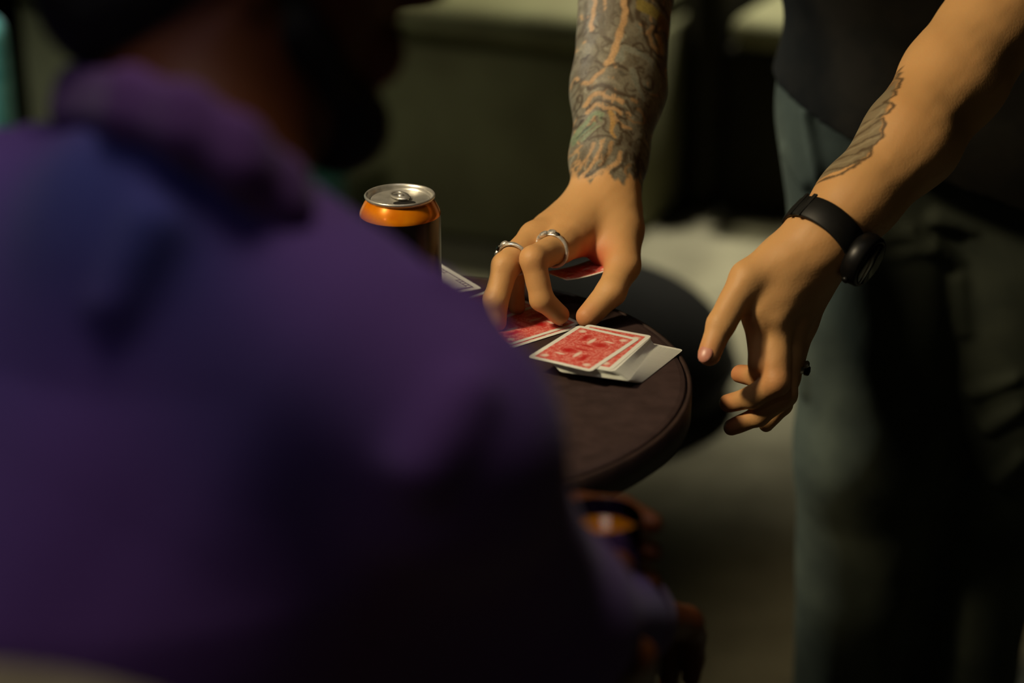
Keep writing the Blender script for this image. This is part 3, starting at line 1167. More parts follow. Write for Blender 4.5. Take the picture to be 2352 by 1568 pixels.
def arm_uv(V, w, e, wpx, epx):
    """coordinates of the tattoo stencil: along the forearm and across it"""
    ax_ = (e - w) / np.linalg.norm(e - w)
    lat = np.cross(ax_, FW)
    lat /= np.linalg.norm(lat)
    if lat @ RT < 0:
        lat = -lat
    wp, ep = np.array(wpx, float), np.array(epx, float)
    L = np.linalg.norm(e - w)
    a2 = (ep - wp) / np.linalg.norm(ep - wp)
    l2 = np.array((-a2[1], a2[0]))
    if l2[0] < 0:
        l2 = -l2
    sc = np.linalg.norm(ep - wp) / L
    s = (V - w) @ ax_ * sc
    t = (V - w) @ lat * sc
    return wp[0] + s * a2[0] + t * l2[0], wp[1] + s * a2[1] + t * l2[1], (V - w) @ ax_


def skin_tone(V, seed, base=None):
    n = waves(V, [60, 140, 330], 0.33, seed)
    f = np.clip(0.5 + n * 0.9, 0, 1)[:, None]
    a, b = base if base is not None else (SKIN_A, SKIN_B)
    return a * f + b * (1 - f)


def paint(T, V, c, r, colr, amount):
    d = np.linalg.norm(V - np.asarray(c), axis=1)
    m = (np.exp(-(d / r) ** 2) * amount)[:, None]
    return T * (1 - m) + colr * m


# ------------------------------------------------------------------ the standing man: joints
def J(px, py, d):
    return at(px, py, d)


# right hand (reaching over the table)
W1 = J(1386, 462, 1.85)
F1 = J(1419, 210, 1.90)
E1 = J(1452, -160, 1.95)
SH1 = np.array((0.170, 2.11, 1.36))
thumb1 = [J(1425, 530, 1.825), J(1430, 608, 1.79), J(1404, 668, 1.768), J(1350, 727, 1.757)]
index1 = [J(1288, 566, 1.785), J(1224, 596, 1.745), J(1244, 686, 1.748), J(1284, 722, 1.762)]
middle1 = [J(1232, 545, 1.800), J(1162, 612, 1.757), J(1138, 688, 1.752), J(1140, 738, 1.757)]
ring1 = [J(1255, 540, 1.835), J(1190, 600, 1.80), J(1180, 660, 1.80), J(1188, 705, 1.795)]
pinky1 = [J(1290, 535, 1.86), J(1235, 595, 1.84), J(1230, 645, 1.835), J(1238, 690, 1.82)]


def finger(pts, radii, k=0.004):
    return chain(k, list(zip(pts, radii)))


def lerp(a, b, t):
    return a + (b - a) * t


n1 = np.cross(index1[0] - W1, pinky1[0] - W1)
n1 /= np.linalg.norm(n1)
palm1 = U(0.016,
          Prim(SH1, E1, 0.056, 0.045),
          Prim(E1, F1, 0.047, 0.0435),
          Prim(F1, lerp(F1, W1, 0.62), 0.0425, 0.0345),
          Prim(lerp(F1, W1, 0.62), W1, 0.0345, 0.0285),
          Prim(J(1352, 456, 1.855), J(1340, 480, 1.855), 0.0165),       # ulna knob
          Prim(J(1425, 440, 1.845), J(1432, 520, 1.825), 0.017, 0.017),   # radial side
          Prim(W1, index1[0], 0.022, 0.0128),
          Prim(J(1370, 475, 1.855), middle1[0], 0.022, 0.0128),
          Prim(J(1355, 480, 1.86), ring1[0], 0.021, 0.0125),
          Prim(J(1350, 482, 1.87), pinky1[0], 0.019, 0.012),
          Prim(J(1385, 498, 1.84), J(1310, 548, 1.805), 0.0225, 0.0175),
          Prim(J(1360, 490, 1.855), J(1262, 532, 1.825), 0.0215, 0.0145),
          Prim(J(1412, 500, 1.84), thumb1[1], 0.0205, 0.0135),
          Prim(J(1395, 530, 1.83), J(1388, 585, 1.81), 0.016, 0.011),     # web of the thumb
          )
fing1 = U(0.0015,
          finger(thumb1, (0.0185, 0.0145, 0.0126, 0.0098)),
          finger(index1, (0.0138, 0.0124, 0.0098, 0.0082)),
          finger(middle1, (0.0140, 0.0128, 0.0108, 0.0088)),
          finger(ring1, (0.0120, 0.0105, 0.0088, 0.0075)),
          finger(pinky1, (0.0110, 0.0092, 0.0078, 0.0068)))
field_arm1 = U(0.010, palm1, fing1)

# left hand (hanging by the thigh, watch on the wrist)
W2 = J(1887, 552, 1.70)
M2 = J(2092, 322, 1.74)
E2 = J(2318, 0, 1.82)
SH2 = np.array((0.525, 2.02, 1.31))
thumb2 = [J(1790, 602, 1.70), J(1719, 640, 1.687), J(1655, 746, 1.675), J(1629, 812, 1.67)]
index2 = [J(1742, 718, 1.697), J(1752, 832, 1.700), J(1742, 866, 1.722), J(1700, 858, 1.738)]
middle2 = [J(1782, 730, 1.697), J(1784, 876, 1.692), J(1728, 912, 1.705), J(1672, 926, 1.725)]
ring2 = [J(1820, 742, 1.708), J(1802, 905, 1.708), J(1742, 956, 1.716), J(1680, 982, 1.728)]
pinky2 = [J(1844, 742, 1.727), J(1814, 868, 1.735), J(1798, 930, 1.745), J(1760, 975, 1.755)]
palm2 = U(0.016,
          Prim(SH2, E2, 0.058, 0.046),
          Prim(E2, J(2190, 182, 1.78), 0.047, 0.0455),
          Prim(J(2190, 182, 1.78), M2, 0.0455, 0.041),
          Prim(M2, J(1970, 460, 1.715), 0.041, 0.0335),
          Prim(J(1970, 460, 1.715), W2, 0.0335, 0.0295),
          Prim(W2, index2[0], 0.0235, 0.0135),
          Prim(W2, middle2[0], 0.0240, 0.0135),
          Prim(J(1895, 565, 1.71), ring2[0], 0.0230, 0.0130),
          Prim(J(1895, 580, 1.72), pinky2[0], 0.0200, 0.0115),
          Prim(J(1850, 560, 1.70), thumb2[1], 0.0210, 0.0135),
          Prim(J(1800, 600, 1.70), J(1762, 660, 1.70), 0.0190, 0.0130),
          Prim(J(1850, 600, 1.69), J(1784, 728, 1.686), 0.0075, 0.0065),     # tendon of the middle finger
          Prim(J(1820, 605, 1.688), J(1744, 712, 1.686), 0.0080, 0.0065),     # tendon of the forefinger
          )
fing2 = U(0.0012,
          finger(thumb2, (0.0175, 0.0142, 0.0124, 0.0100)),
          finger(index2, (0.0132, 0.0116, 0.0098, 0.0082)),
          finger(middle2, (0.0130, 0.0116, 0.0098, 0.0082)),
          finger(ring2, (0.0125, 0.0108, 0.0090, 0.0074)),
          finger(pinky2, (0.0110, 0.0094, 0.0080, 0.0068)))
field_arm2 = U(0.009, palm2, fing2)


def head_field(c, f, u, s=1.0):
    """skull, jaw, nose, brow, lips, ears; c = middle of the head, f = gaze, u = crown"""
    f = np.asarray(f, float) / np.linalg.norm(f)
    u = np.asarray(u, float)
    u = u - f * (u @ f)
    u /= np.linalg.norm(u)
    l = np.cross(u, f)

    def p(x, y, z):
        return np.asarray(c) + (f * x + l * y + u * z) * s

    nodes = [Prim(p(-0.028, 0, 0.04), p(0.022, 0, 0.042), 0.078 * s, 0.072 * s),
             Prim(p(0.03, 0, -0.02), p(0.035, 0, -0.075), 0.060 * s, 0.040 * s),
             Prim(p(0.058, 0, -0.100), p(0.066, 0, -0.098), 0.022 * s, 0.020 * s),
             Prim(p(0.000, 0.045, -0.055), p(0.050, 0.018, -0.098), 0.026 * s, 0.02 * s),
             Prim(p(0.000, -0.045, -0.055), p(0.050, -0.018, -0.098), 0.026 * s, 0.02 * s),
             Prim(p(0.082, 0, 0.012), p(0.105, 0, -0.026), 0.009 * s, 0.0125 * s),
             Prim(p(0.092, 0.012, -0.030), p(0.092, -0.012, -0.030), 0.009 * s),
             Prim(p(0.076, 0.036, 0.022), p(0.076, -0.036, 0.022), 0.014 * s),
             Prim(p(0.078, 0.018, -0.058), p(0.080, -0.018, -0.058), 0.010 * s),
             Prim(p(0.077, 0.016, -0.069), p(0.079, -0.016, -0.069), 0.010 * s)]
    for sg in (1, -1):
        nodes.append(Prim(p(-0.012, 0.078 * sg, 0.018), p(-0.006, 0.077 * sg, -0.030), 0.016 * s, 0.010 * s, l, 0.45))
    return U(0.014, *nodes), p


def face_parts(parent, p, s, hair_nodes):
    for sg in (1, -1):
        bm = bmesh.new()
        bmesh.ops.create_uvsphere(bm, u_segments=16, v_segments=12, radius=0.0125 * s, matrix=Matrix.Translation(Vector(p(0.078, 0.031 * sg, 0.0))))
        from_bm('eye', bm, M_eye, parent, True)
    V, F = mesh_field(U(0.02, *hair_nodes), 0.004, post=lambda P, d: d + waves(P, [120, 260], 0.0016, 5))
    np_mesh('hair', [(V, F)], M_hair, parent)


man = empty('person', (0.46, 2.12, 0))
tag(man, 'standing person in a black t-shirt and grey-green jeans, tattooed arms, reaching over the cards', 'person')

# torso, legs, neck, head of the standing man (mostly under clothes or above the photo)
PEL = np.array((0.475, 2.13, 0.87))
NECK = np.array((0.345, 2.08, 1.40))
HIPR = np.array((0.410, 2.14, 0.85))
HIPL = np.array((0.575, 2.11, 0.85))
KNR = np.array((0.412, 2.08, 0.47))
KNL = np.array((0.560, 2.13, 0.47))
ANR = np.array((0.420, 2.14, 0.09))
ANL = np.array((0.565, 2.17, 0.09))
fwd_man = np.array((-0.30, -0.95, 0.0))
hc = np.array((0.315, 1.97, 1.60))
hf, hp = head_field(hc, (-0.35, -0.72, -0.62), (0, 0, 1))
fd = fwd_man / np.linalg.norm(fwd_man)
SPM = lerp(PEL, NECK, 0.5) + fd * 0.0
torso_nodes = U(0.05,
                Prim(PEL + np.array((-.05, .01, .02)), PEL + np.array((.07, -.02, .02)), 0.115, 0.115, fd, 0.9),
                Prim(PEL, SPM, 0.130, 0.128, fd, 0.80),
                Prim(SPM, lerp(PEL, NECK, 0.80), 0.130, 0.145, fd, 0.75),
                Prim(SH1 + np.array((0.03, 0, -.02)), SH2 + np.array((-.03, 0, -.02)), 0.062, 0.062))
body_field = U(0.03, torso_nodes,
               Prim(NECK - np.array((0, 0, 0.05)), hc - np.array((0, 0, 0.07)) + np.array((0, 0.02, 0)), 0.062, 0.056),
               hf,
               Prim(SH1, lerp(SH1, E1, 0.5), 0.056, 0.049), Prim(SH2, lerp(SH2, E2, 0.5), 0.057, 0.05),
               chain(0.03, [(HIPR, 0.086), (KNR, 0.057), (lerp(KNR, ANR, 0.35), 0.056), (ANR, 0.038)]),
               chain(0.03, [(HIPL, 0.086), (KNL, 0.057), (lerp(KNL, ANL, 0.35), 0.056), (ANL, 0.038)]),
               Prim(ANR - np.array((0, 0, .045)), ANR + fd * 0.15 - np.array((0, 0, .05)), 0.036, 0.03),
               Prim(ANL - np.array((0, 0, .045)), ANL + fd * 0.15 - np.array((0, 0, .05)), 0.036, 0.03))

V0, F0 = mesh_field(body_field, 0.006)
T0 = skin_tone(V0, 1)


def arm_post(P, d):
    return d + waves(P, [70, 160, 360], 0.0010, 11)


V1, F1_ = mesh_field(field_arm1, 0.00135, post=arm_post)
V2, F2_ = mesh_field(field_arm2, 0.0016, post=arm_post)
T1 = skin_tone(V1, 2)
T2 = skin_tone(V2, 3)
# redder knuckles, finger ends and the hollow by the thumb
for c, r, am in ((J(1372, 606, 1.80), 0.020, 0.75), (J(1340, 612, 1.80), 0.013, 0.55), (J(1345, 735, 1.757), 0.012, 0.55),
                 (J(1290, 728, 1.765), 0.012, 0.5), (J(1270, 640, 1.78), 0.010, 0.35), (index1[1], 0.010, 0.2), (J(1325, 585, 1.8), 0.02, 0.25)):
    T1 = paint(T1, V1, c, r, SKIN_RED, am)
for c, r, am in ((thumb2[3], 0.013, 0.35), (index2[3], 0.013, 0.5), (middle2[3], 0.014, 0.4), (index2[1], 0.013, 0.3), (middle2[1], 0.014, 0.3),
                 (ring2[3], 0.014, 0.4)):
    T2 = paint(T2, V2, c, r, SKIN_RED, am)
cv1 = sleeve_canvas()
X, Y, sdist = arm_uv(V1, W1, E1, (1386, 462), (1452, -160))
c, a = cv1.sample(X, Y)
a = a * (sdist > 0.0)
T1 = T1 * (1 - a[:, None]) + c * a[:, None]
cv2 = wing_canvas()
X, Y, sdist = arm_uv(V2, W2, E2, (1887, 552), (2318, 0))
c, a = cv2.sample(X, Y)
a = a * (sdist > 0.02)
T2 = T2 * (1 - a[:, None]) + c * a[:, None]
np_mesh('body', [(V0, F0, T0), (V1, F1_, T1), (V2, F2_, T2)], M_skin, man)

face_parts(man, hp, 1.0, [Prim(hp(-0.030, 0, 0.05), hp(0.008, 0, 0.062), 0.083, 0.078), Prim(hp(-0.05, 0, -0.02), hp(-0.05, 0, 0.0), 0.062)])


def nail(parent, tip, prev, facing, r):
    ax_ = (tip - prev) / np.linalg.norm(tip - prev)
    fc = np.asarray(facing, float)
    fc = fc - ax_ * (fc @ ax_)
    fc /= np.linalg.norm(fc)
    bm = bmesh.new()
    bmesh.ops.create_uvsphere(bm, u_segments=14, v_segments=8, radius=1.0)
    bmesh.ops.scale(bm, vec=(r * 0.72, r * 0.95, r * 0.30), verts=bm.verts)
    M = frame(fc, np.cross(ax_, fc), tip + fc * (r * 0.78) + ax_ * (r * 0.25))
    bmesh.ops.transform(bm, matrix=M, verts=bm.verts)
    return from_bm('fingernail', bm, M_nail, parent, True)


nail(man, thumb2[3], thumb2[2], -FW * 0.8 - RT * 0.5 - UP * 0.1, 0.0092)
nail(man, index1[3], index1[2], -FW * 0.5 - RT * 0.8 - UP * 0.2, 0.0078)

# ---- jeans
jean_base = U(0.03,
              Prim(PEL + np.array((-.050, .01, -.01)), PEL + np.array((.075, -.02, -.01)), 0.125, 0.125, fd, 0.92),
              Prim(HIPR + np.array((0, 0, .05)), HIPR, 0.108, 0.104),
              Prim(HIPL + np.array((0, 0, .05)), HIPL, 0.108, 0.104),
              chain(0.03, [(HIPR, 0.104), (KNR, 0.083), (ANR, 0.068)]),
              chain(0.03, [(HIPL, 0.104), (KNL, 0.083), (ANL, 0.068)]))
ridges = []
for (xa, ya, xb, yb, r) in ((1985, 600, 2120, 572, .008), (2000, 560, 2090, 530, .007), (2030, 520, 2110, 552, .007), (2150, 500, 2230, 520, .008),
                            (2140, 570, 2200, 600, .008), (2200, 640, 2215, 760, .007), (1850, 260, 1880, 400, .008), (1800, 350, 1850, 420, .008),
                            (1808, 1120, 1850, 1085, .012), (1822, 1200, 1900, 1150, .012), (1815, 1240, 1850, 1200, .012),
                            (2270, 980, 2340, 940, .010), (2240, 900, 2330, 870, .008), (2290, 1100, 2345, 1050, .01),
                            (1830, 700, 1850, 900, .008)):
    pa, pb = trace(jean_base, xa, ya), trace(jean_base, xb, yb)
    if pa is None or pb is None:
        continue
    ridges.append(Prim(pa, pb, r, r * 0.6))
jeans = U(0.012, jean_base, *ridges)
Vj, Fj = mesh_field(jeans, 0.0045, post=lambda P, d: np.maximum(d + waves(P, [26, 55], 0.0035, 21), np.maximum(0.035 - P[:, 2], P[:, 2] - 0.99)))
np_mesh('jeans', [(Vj, Fj)], M_denim, man)
for A in (ANR, ANL):
    Vs, Fs = mesh_field(U(0.02, Prim(A - np.array((0, 0, .045)), A + fd * 0.16 - np.array((0, 0, .055)), 0.045, 0.036),
                          Prim(A - np.array((0, 0, .04)), A + np.array((0, 0, .02)), 0.046, 0.046)), 0.005,
                        post=lambda P, d: np.maximum(d, 0.001 - P[:, 2]))
    np_mesh('shoe', [(Vs, Fs)], M_shoe, man)

# ---- black t-shirt, its hem higher on his right side
hem_a, hem_b = at(1846, 215, 2.16), at(2190, 475, 2.0)
hem_dir = hem_b - hem_a
hn = np.cross(hem_dir, fd)
hn /= np.linalg.norm(hn)
if hn[2] > 0:
    hn = -hn
shirt = U(0.04,
          Prim(PEL + np.array((-.05, -.01, -.02)), PEL + np.array((.07, -.04, -.02)), 0.150, 0.150, fd, 0.95),
          Prim(PEL, SPM, 0.152, 0.150, fd, 0.90),
          Prim(SPM, lerp(PEL, NECK, 0.80), 0.150, 0.158, fd, 0.84),
          Prim(SH1 + np.array((0.03, 0, -.02)), SH2 + np.array((-.03, 0, -.02)), 0.075, 0.075),
          Prim(SH1, lerp(SH1, E1, 0.52), 0.072, 0.070),
          Prim(SH2, lerp(SH2, E2, 0.50), 0.074, 0.072),
          Prim(NECK - np.array((0, 0, .10)), NECK - np.array((0, 0, 0.01)), 0.085, 0.072))
Vt, Ft = mesh_field(shirt, 0.005, post=lambda P, d: np.maximum(d + waves(P, [20, 44], 0.005, 31), (P - hem_a) @ hn))
np_mesh('t_shirt', [(Vt, Ft)], M_shirt, man)

# ------------------------------------------------------------------ watch
wax = (M2 - W2) / np.linalg.norm(M2 - W2)
wn = RT * 0.74 - UP * 0.52 - FW * 0.46
wn = wn - wax * (wn @ wax)
wn /= np.linalg.norm(wn)
WC = J(1893, 543, 1.70)
watch = empty('wristwatch', tuple(WC))
tag(watch, 'black wristwatch with a rubber strap on the hanging wrist', 'watch')
Mw = frame(wax, wn, WC)          # local x = where the case sits, z = along the arm
bm = bmesh.new()
prof = [(0, -0.0125), (0.0016, -0.0130), (0.0028, -0.0115), (0.0032, 0.0), (0.0028, 0.0115), (0.0016, 0.0130), (0, 0.0125)]
seg = 72
rings = []
for i in range(seg):
    a = 2 * math.pi * i / seg
    ca, sa = math.cos(a), math.sin(a)
    nar = 1.0 - 0.12 * (1 - math.cos(a)) / 2
    rad = 0.0342
    rings.append([bm.verts.new((ca * (rad + x), sa * (rad + x), z * nar)) for x, z in prof])
for i in range(seg):
    A, B_ = rings[i], rings[(i + 1) % seg]
    for j in range(len(prof)):
        k = (j + 1) % len(prof)
        bm.faces.new((A[j], A[k], B_[k], B_[j]))
bmesh.ops.transform(bm, matrix=Mw, verts=bm.verts)
from_bm('strap', bm, M_rubber, watch, True)
CC = WC + wn * 0.0335
bm = bmesh.new()
add_lathe(bm, [(0, -0.002), (0.0205, -0.002), (0.0228, 0.001), (0.0240, 0.006), (0.0232, 0.0125), (0.0215, 0.0150), (0.0200, 0.0147), (0, 0.0147)], 48, frame(wn, wax, CC))
from_bm('case', bm, M_case, watch, True)
bm = bmesh.new()
add_lathe(bm, [(0, 0.0148), (0.0193, 0.0148), (0.0188, 0.0157), (0, 0.0162)], 48, frame(wn, wax, CC))
from_bm('dial', bm, M_dial, watch, True)
bm = bmesh.new()
add_lathe(bm, [(0, 0), (0.0030, 0), (0.0030, 0.0032), (0, 0.0036)], 16, frame(-wax, wn, CC + wn * 0.007 - wax * 0.0235))
from_bm('crown', bm, M_case, watch, True)
# keeper loop and strap slots on the near side
for ang_ in (2.05, 2.35):
    a = ang_ + math.pi * 0
    bm = bmesh.new()
    add_box(bm, (0.0372, 0, 0), (0.0018, 0.0042, 0.0265), bevel=0.0005)
    bmesh.ops.transform(bm, matrix=Mw @ Matrix.Rotation(-a, 4, 'Z'), verts=bm.verts)
    from_bm('keeper', bm, M_rubber, watch, False)


# ------------------------------------------------------------------ rings
def ring_thing(c, axis, top, R, label, nuggets, stone=None, tube=0.0016):
    r = empty('ring', tuple(c))
    tag(r, label, 'ring')
    M = frame(axis, top, c)
    bm = bmesh.new()
    seg, ts = 40, 10
    vs = []
    for i in range(seg):
        a = 2 * math.pi * i / seg
        w = 1 + 0.9 * max(0, math.cos(a)) ** 2
        vs.append([bm.verts.new(((R + tube * math.cos(b)) * math.cos(a), (R + tube * math.cos(b)) * math.sin(a), tube * w * 1.2 * math.sin(b)))
                   for b in [2 * math.pi * j / ts for j in range(ts)]])
    for i in range(seg):
        for j in range(ts):
            bm.faces.new((vs[i][j], vs[(i + 1) % seg][j], vs[(i + 1) % seg][(j + 1) % ts], vs[i][(j + 1) % ts]))
    bmesh.ops.transform(bm, matrix=M, verts=bm.verts)
    from_bm('band', bm, M_silver, r, True)
    for (a, z, s, dark) in nuggets:
        bm = bmesh.new()
        bmesh.ops.create_icosphere(bm, subdivisions=2, radius=1.0)
        bmesh.ops.scale(bm, vec=(s * 0.7, s * 1.15, s), verts=bm.verts)
        bmesh.ops.transform(bm, matrix=M @ Matrix.Rotation(a, 4, 'Z') @ Matrix.Translation((R + tube * 0.7, 0, z)), verts=bm.verts)
        from_bm('setting', bm, M_tarnish if dark else M_silver, r, False)
    if stone:
        bm = bmesh.new()
        add_lathe(bm, [(0, 0), (stone, 0), (stone, 0.003), (stone * 0.8, 0.0045), (0, 0.0052)], 8,
                  M @ Matrix.Translation((R + tube * 0.4, 0, 0)) @ Matrix.Rotation(math.pi / 2, 4, 'Y'))
        from_bm('stone', bm, M_stone, r, False)
    return r


ia = index1[1] - index1[0]
ring_thing(lerp(index1[0], index1[1], 0.30), ia, UP * 0.9 - RT * 0.45 - FW * 0.1, 0.0150,
           'chunky silver ring on the bent index finger of the reaching hand',
           [(0.0, 0.002, 0.0044, False), (0.42, 0.000, 0.0040, False), (-0.42, -0.001, 0.0042, False), (0.8, 0.001, 0.0034, False),
            (-0.8, 0.0, 0.0026, True), (0.2, -0.0042, 0.0032, False), (1.15, 0.0, 0.0026, True)])
ma = middle1[1] - middle1[0]
ring_thing(lerp(middle1[0], middle1[1], 0.74), ma, UP * 0.55 - RT * 0.8, 0.0150,
           'silver ring at the outer edge of the reaching hand, on the middle finger',
           [(0.0, 0.0, 0.0040, True), (0.4, 0.001, 0.0036, False), (-0.4, 0.0, 0.0036, False)])
pa = pinky2[1] - pinky2[0]
ring_thing(lerp(pinky2[0], pinky2[1], 0.80), pa, RT * 0.95 - FW * 0.2, 0.0103,
           'silver ring with a black stone on the hanging hand', [(0.0, -0.0046, 0.0042, False)], stone=0.0046)

# held card: bowed between the thumb and the curled fingers
hcard = card_mesh('bent_card', bend=0.0016)
ca = J(1268, 643, 1.765)
cb = J(1392, 612, 1.785)
cc_ = (ca + cb) / 2 + FW * 0.022 + UP * 0.002
ydir = (cb - ca) / np.linalg.norm(cb - ca)
zdir = UP * 0.97 - FW * 0.22
zdir = zdir - ydir * (zdir @ ydir)
Mc = frame(zdir, np.cross(ydir, zdir), cc_)
hcd = bpy.data.objects.new('playing_card', hcard)
COL.objects.link(hcd)
hcd.matrix_world = Mc
hcd.scale = (0.75, 0.56, 1)
tag(hcd, 'bent red backed card held up between thumb and fingers', 'playing card')

# ------------------------------------------------------------------ the seated guest in purple, back to the lens
guest = empty('person', (-0.30, 0.85, 0))
tag(guest, 'seated person in a purple sweatshirt seen from behind, face turned to the table', 'person')
gS = at(985, 1010, 0.985)          # right shoulder
gE = at(1262, 1418, 1.17)          # right elbow
gL = at(-90, 560, 1.17)            # left shoulder
gN = at(420, 330, 1.00)            # root of the neck
gT = at(360, 1000, 1.06)           # chest
gP = np.array((-0.33, 0.86, 0.64))  # pelvis
gG = at(1380, 1318, 1.30)          # middle of the drink in the left hand
gEL = np.array((-0.27, 1.17, 0.845))
gW = at(1438, 1418, 1.37)
gWL = gG + np.array((-0.115, -0.01, -0.012))
gf = np.array((0.58, 0.80, 0.0))
gf /= np.linalg.norm(gf)
ghc = at(560, -190, 1.05)
ghf, ghp = head_field(ghc, (0.93, 0.30, -0.16), (0.05, 0.1, 1), 1.0)
SK2 = (np.array(lin(112, 62, 30)[:3]), np.array(lin(98, 52, 25)[:3]))
g_hipR, g_hipL = gP + np.array((0.09, -0.05, -0.02)), gP + np.array((-0.09, 0.06, -0.02))
g_knR, g_knL = g_hipR + gf * 0.40 + np.array((0.05, -.03, 0.02)), g_hipL + gf * 0.40 + np.array((-0.06, .03, 0.02))
g_anR, g_anL = g_knR + np.array((0, -0.05, -0.50)), g_knL + np.array((0, -0.05, -0.50))


def hand_nodes(w, d, up_):
    """a relaxed hand: palm and five bent fingers growing from wrist w along d"""
    d = d / np.linalg.norm(d)
    up_ = np.asarray(up_, float)
    up_ = up_ - d * (up_ @ d)
    up_ /= np.linalg.norm(up_)
    l = np.cross(up_, d)
    palm = [Prim(w, w + d * 0.075 + l * y, 0.02, 0.0125) for y in (-0.027, -0.009, 0.009, 0.027)]
    fs = []
    for y, L in ((-0.028, 0.062), (-0.0095, 0.080), (0.0095, 0.086), (0.029, 0.078)):
        a = w + d * 0.078 + l * y
        b = a + d * L * 0.5 - up_ * L * 0.15
        c_ = b + d * L * 0.22 - up_ * L * 0.25
        e = c_ + d * L * 0.05 - up_ * L * 0.25
        fs.append(chain(0.004, [(a, 0.0115), (b, 0.0098), (c_, 0.0086), (e, 0.0075)]))
    t0 = w + d * 0.02 + l * 0.025
    fs.append(chain(0.004, [(t0, 0.016), (w + d * 0.05 + l * 0.055 - up_ * 0.01, 0.0125), (w + d * 0.085 + l * 0.062 - up_ * 0.02, 0.0095)]))
    return U(0.008, U(0.012, *palm), U(0.0015, *fs))


hand_r = hand_nodes(gW, gW - gE, (0, 0, 1))
# left hand closed round the glass: fingers on the far side, thumb on the near side
G = lambda x, y, z: gG + np.array((x, y, z))
hand_l = U(0.007,
           U(0.012, *[Prim(gWL + np.array((0.0, 0.0, z * 0.6)), G(-0.036, 0.012, z), 0.018, 0.0125) for z in (-0.030, -0.010, 0.010, 0.030)]),
           U(0.0012, *[chain(0.004, [(G(-0.036, 0.012, z), 0.0115), (G(-0.014, 0.036, z), 0.0098), (G(0.016, 0.034, z - 0.001), 0.0088), (G(0.034, 0.014, z - 0.002), 0.0076)])
                       for z in (-0.031, -0.0105, 0.0105, 0.031)],
             chain(0.004, [(gWL + np.array((0.03, -0.015, 0.01)), 0.0165), (G(-0.046, -0.026, 0.014), 0.013), (G(-0.016, -0.0395, 0.022), 0.0108), (G(0.010, -0.0375, 0.028), 0.0088)])))
gbody = U(0.03,
          Prim(gN - np.array((0, 0, .04)), ghc + np.array((-.02, -.01, -.06)), 0.060, 0.058),
          ghf,
          Prim(gN + np.array((0, 0, -.07)), gT, 0.06, 0.085), Prim(gT, gP, 0.085, 0.11),
          Prim(gN - np.array((0, 0, .05)), gS, 0.04, 0.045), Prim(gN - np.array((0, 0, .05)), gL, 0.04, 0.045),
          Prim(gS, gE, 0.045, 0.036), Prim(gE, gW, 0.036, 0.027), Prim(gL, gEL, 0.045, 0.036), Prim(gEL, gWL, 0.036, 0.027),
          chain(0.03, [(g_hipR, 0.085), (g_knR, 0.058), (g_anR, 0.04)]), chain(0.03, [(g_hipL, 0.085), (g_knL, 0.058), (g_anL, 0.04)]),
          )
Vg, Fg = mesh_field(U(0.02, gbody, hand_r, hand_l), 0.0042)
np_mesh('body', [(Vg, Fg, skin_tone(Vg, 8, SK2))], M_skin, guest)
face_parts(guest, ghp, 1.0, [Prim(ghp(-0.030, 0, 0.05), ghp(0.012, 0, 0.066), 0.084, 0.079), Prim(ghp(-0.05, 0, -0.035), ghp(-0.05, 0, 0.0), 0.060)])
Vb, Fb = mesh_field(U(0.012, Prim(ghp(0.010, 0.046, -0.055), ghp(0.056, 0.018, -0.102), 0.030, 0.024), Prim(ghp(0.010, -0.046, -0.055), ghp(0.056, -0.018, -0.102), 0.030, 0.024),
                      Prim(ghp(0.062, 0.01, -0.104), ghp(0.062, -0.01, -0.104), 0.0265)), 0.004,
                    post=lambda P, d: d + waves(P, [160, 300], 0.001, 6))
np_mesh('beard', [(Vb, Fb)], M_hair, guest)

sweat = U(0.05,
          chain(0.03, [(at(440, 585, 1.00), 0.050), (at(735, 845, 0.985), 0.048), (gS, 0.055)]),
          Prim(gS, gE, 0.056, 0.044),
          Prim(gE, gW, 0.0435, 0.036),
          chain(0.03, [(at(340, 490, 1.02), 0.050), (gL, 0.058)]),
          Prim(gL, gEL, 0.058, 0.047), Prim(gEL, gWL, 0.047, 0.036),
          Prim(at(370, 740, 1.03), at(420, 1150, 1.07), 0.078, 0.125),
          Prim(at(700, 900, 1.04), at(650, 1500, 1.12), 0.085, 0.115),
          Prim(at(120, 800, 1.10), at(200, 1500, 1.14), 0.09, 0.115),
          Prim(at(420, 1150, 1.07), gP + np.array((0, 0, .05)), 0.125, 0.150))
rid = []
for (xa, ya, xb, yb, r) in ((60, 300, 190, 255, .012), (190, 245, 330, 300, .012), (330, 300, 620, 400, .010), (960, 1080, 1080, 900, .010),
                            (350, 520, 260, 700, .008), (1100, 700, 1000, 640, .006)):
    pa_, pb_ = trace(sweat, xa, ya), trace(sweat, xb, yb)
    if pa_ is not None and pb_ is not None:
        rid.append(Prim(pa_, pb_, r, r * 0.7))
sweat = U(0.02, sweat, *rid)
Vs, Fs = mesh_field(sweat, 0.005, post=lambda P, d: d + waves(P, [22, 48], 0.004, 41))
PUR = np.array(lin(118, 78, 134)[:3])
PURB = np.array(lin(100, 76, 148)[:3])
BLU = np.array(lin(64, 70, 128)[:3])
MAG = np.array(lin(116, 60, 104)[:3])
n = np.clip(0.5 + waves(Vs, [14, 33], 0.45, 51), 0, 1)[:, None]
Ts = PUR * n + PURB * (1 - n)
n2 = np.clip(waves(Vs, [11, 26], 0.6, 57), 0, 1)[:, None]
Ts = Ts * (1 - 0.5 * n2) + MAG * 0.5 * n2
pb_ = trace(sweat, 240, 430)
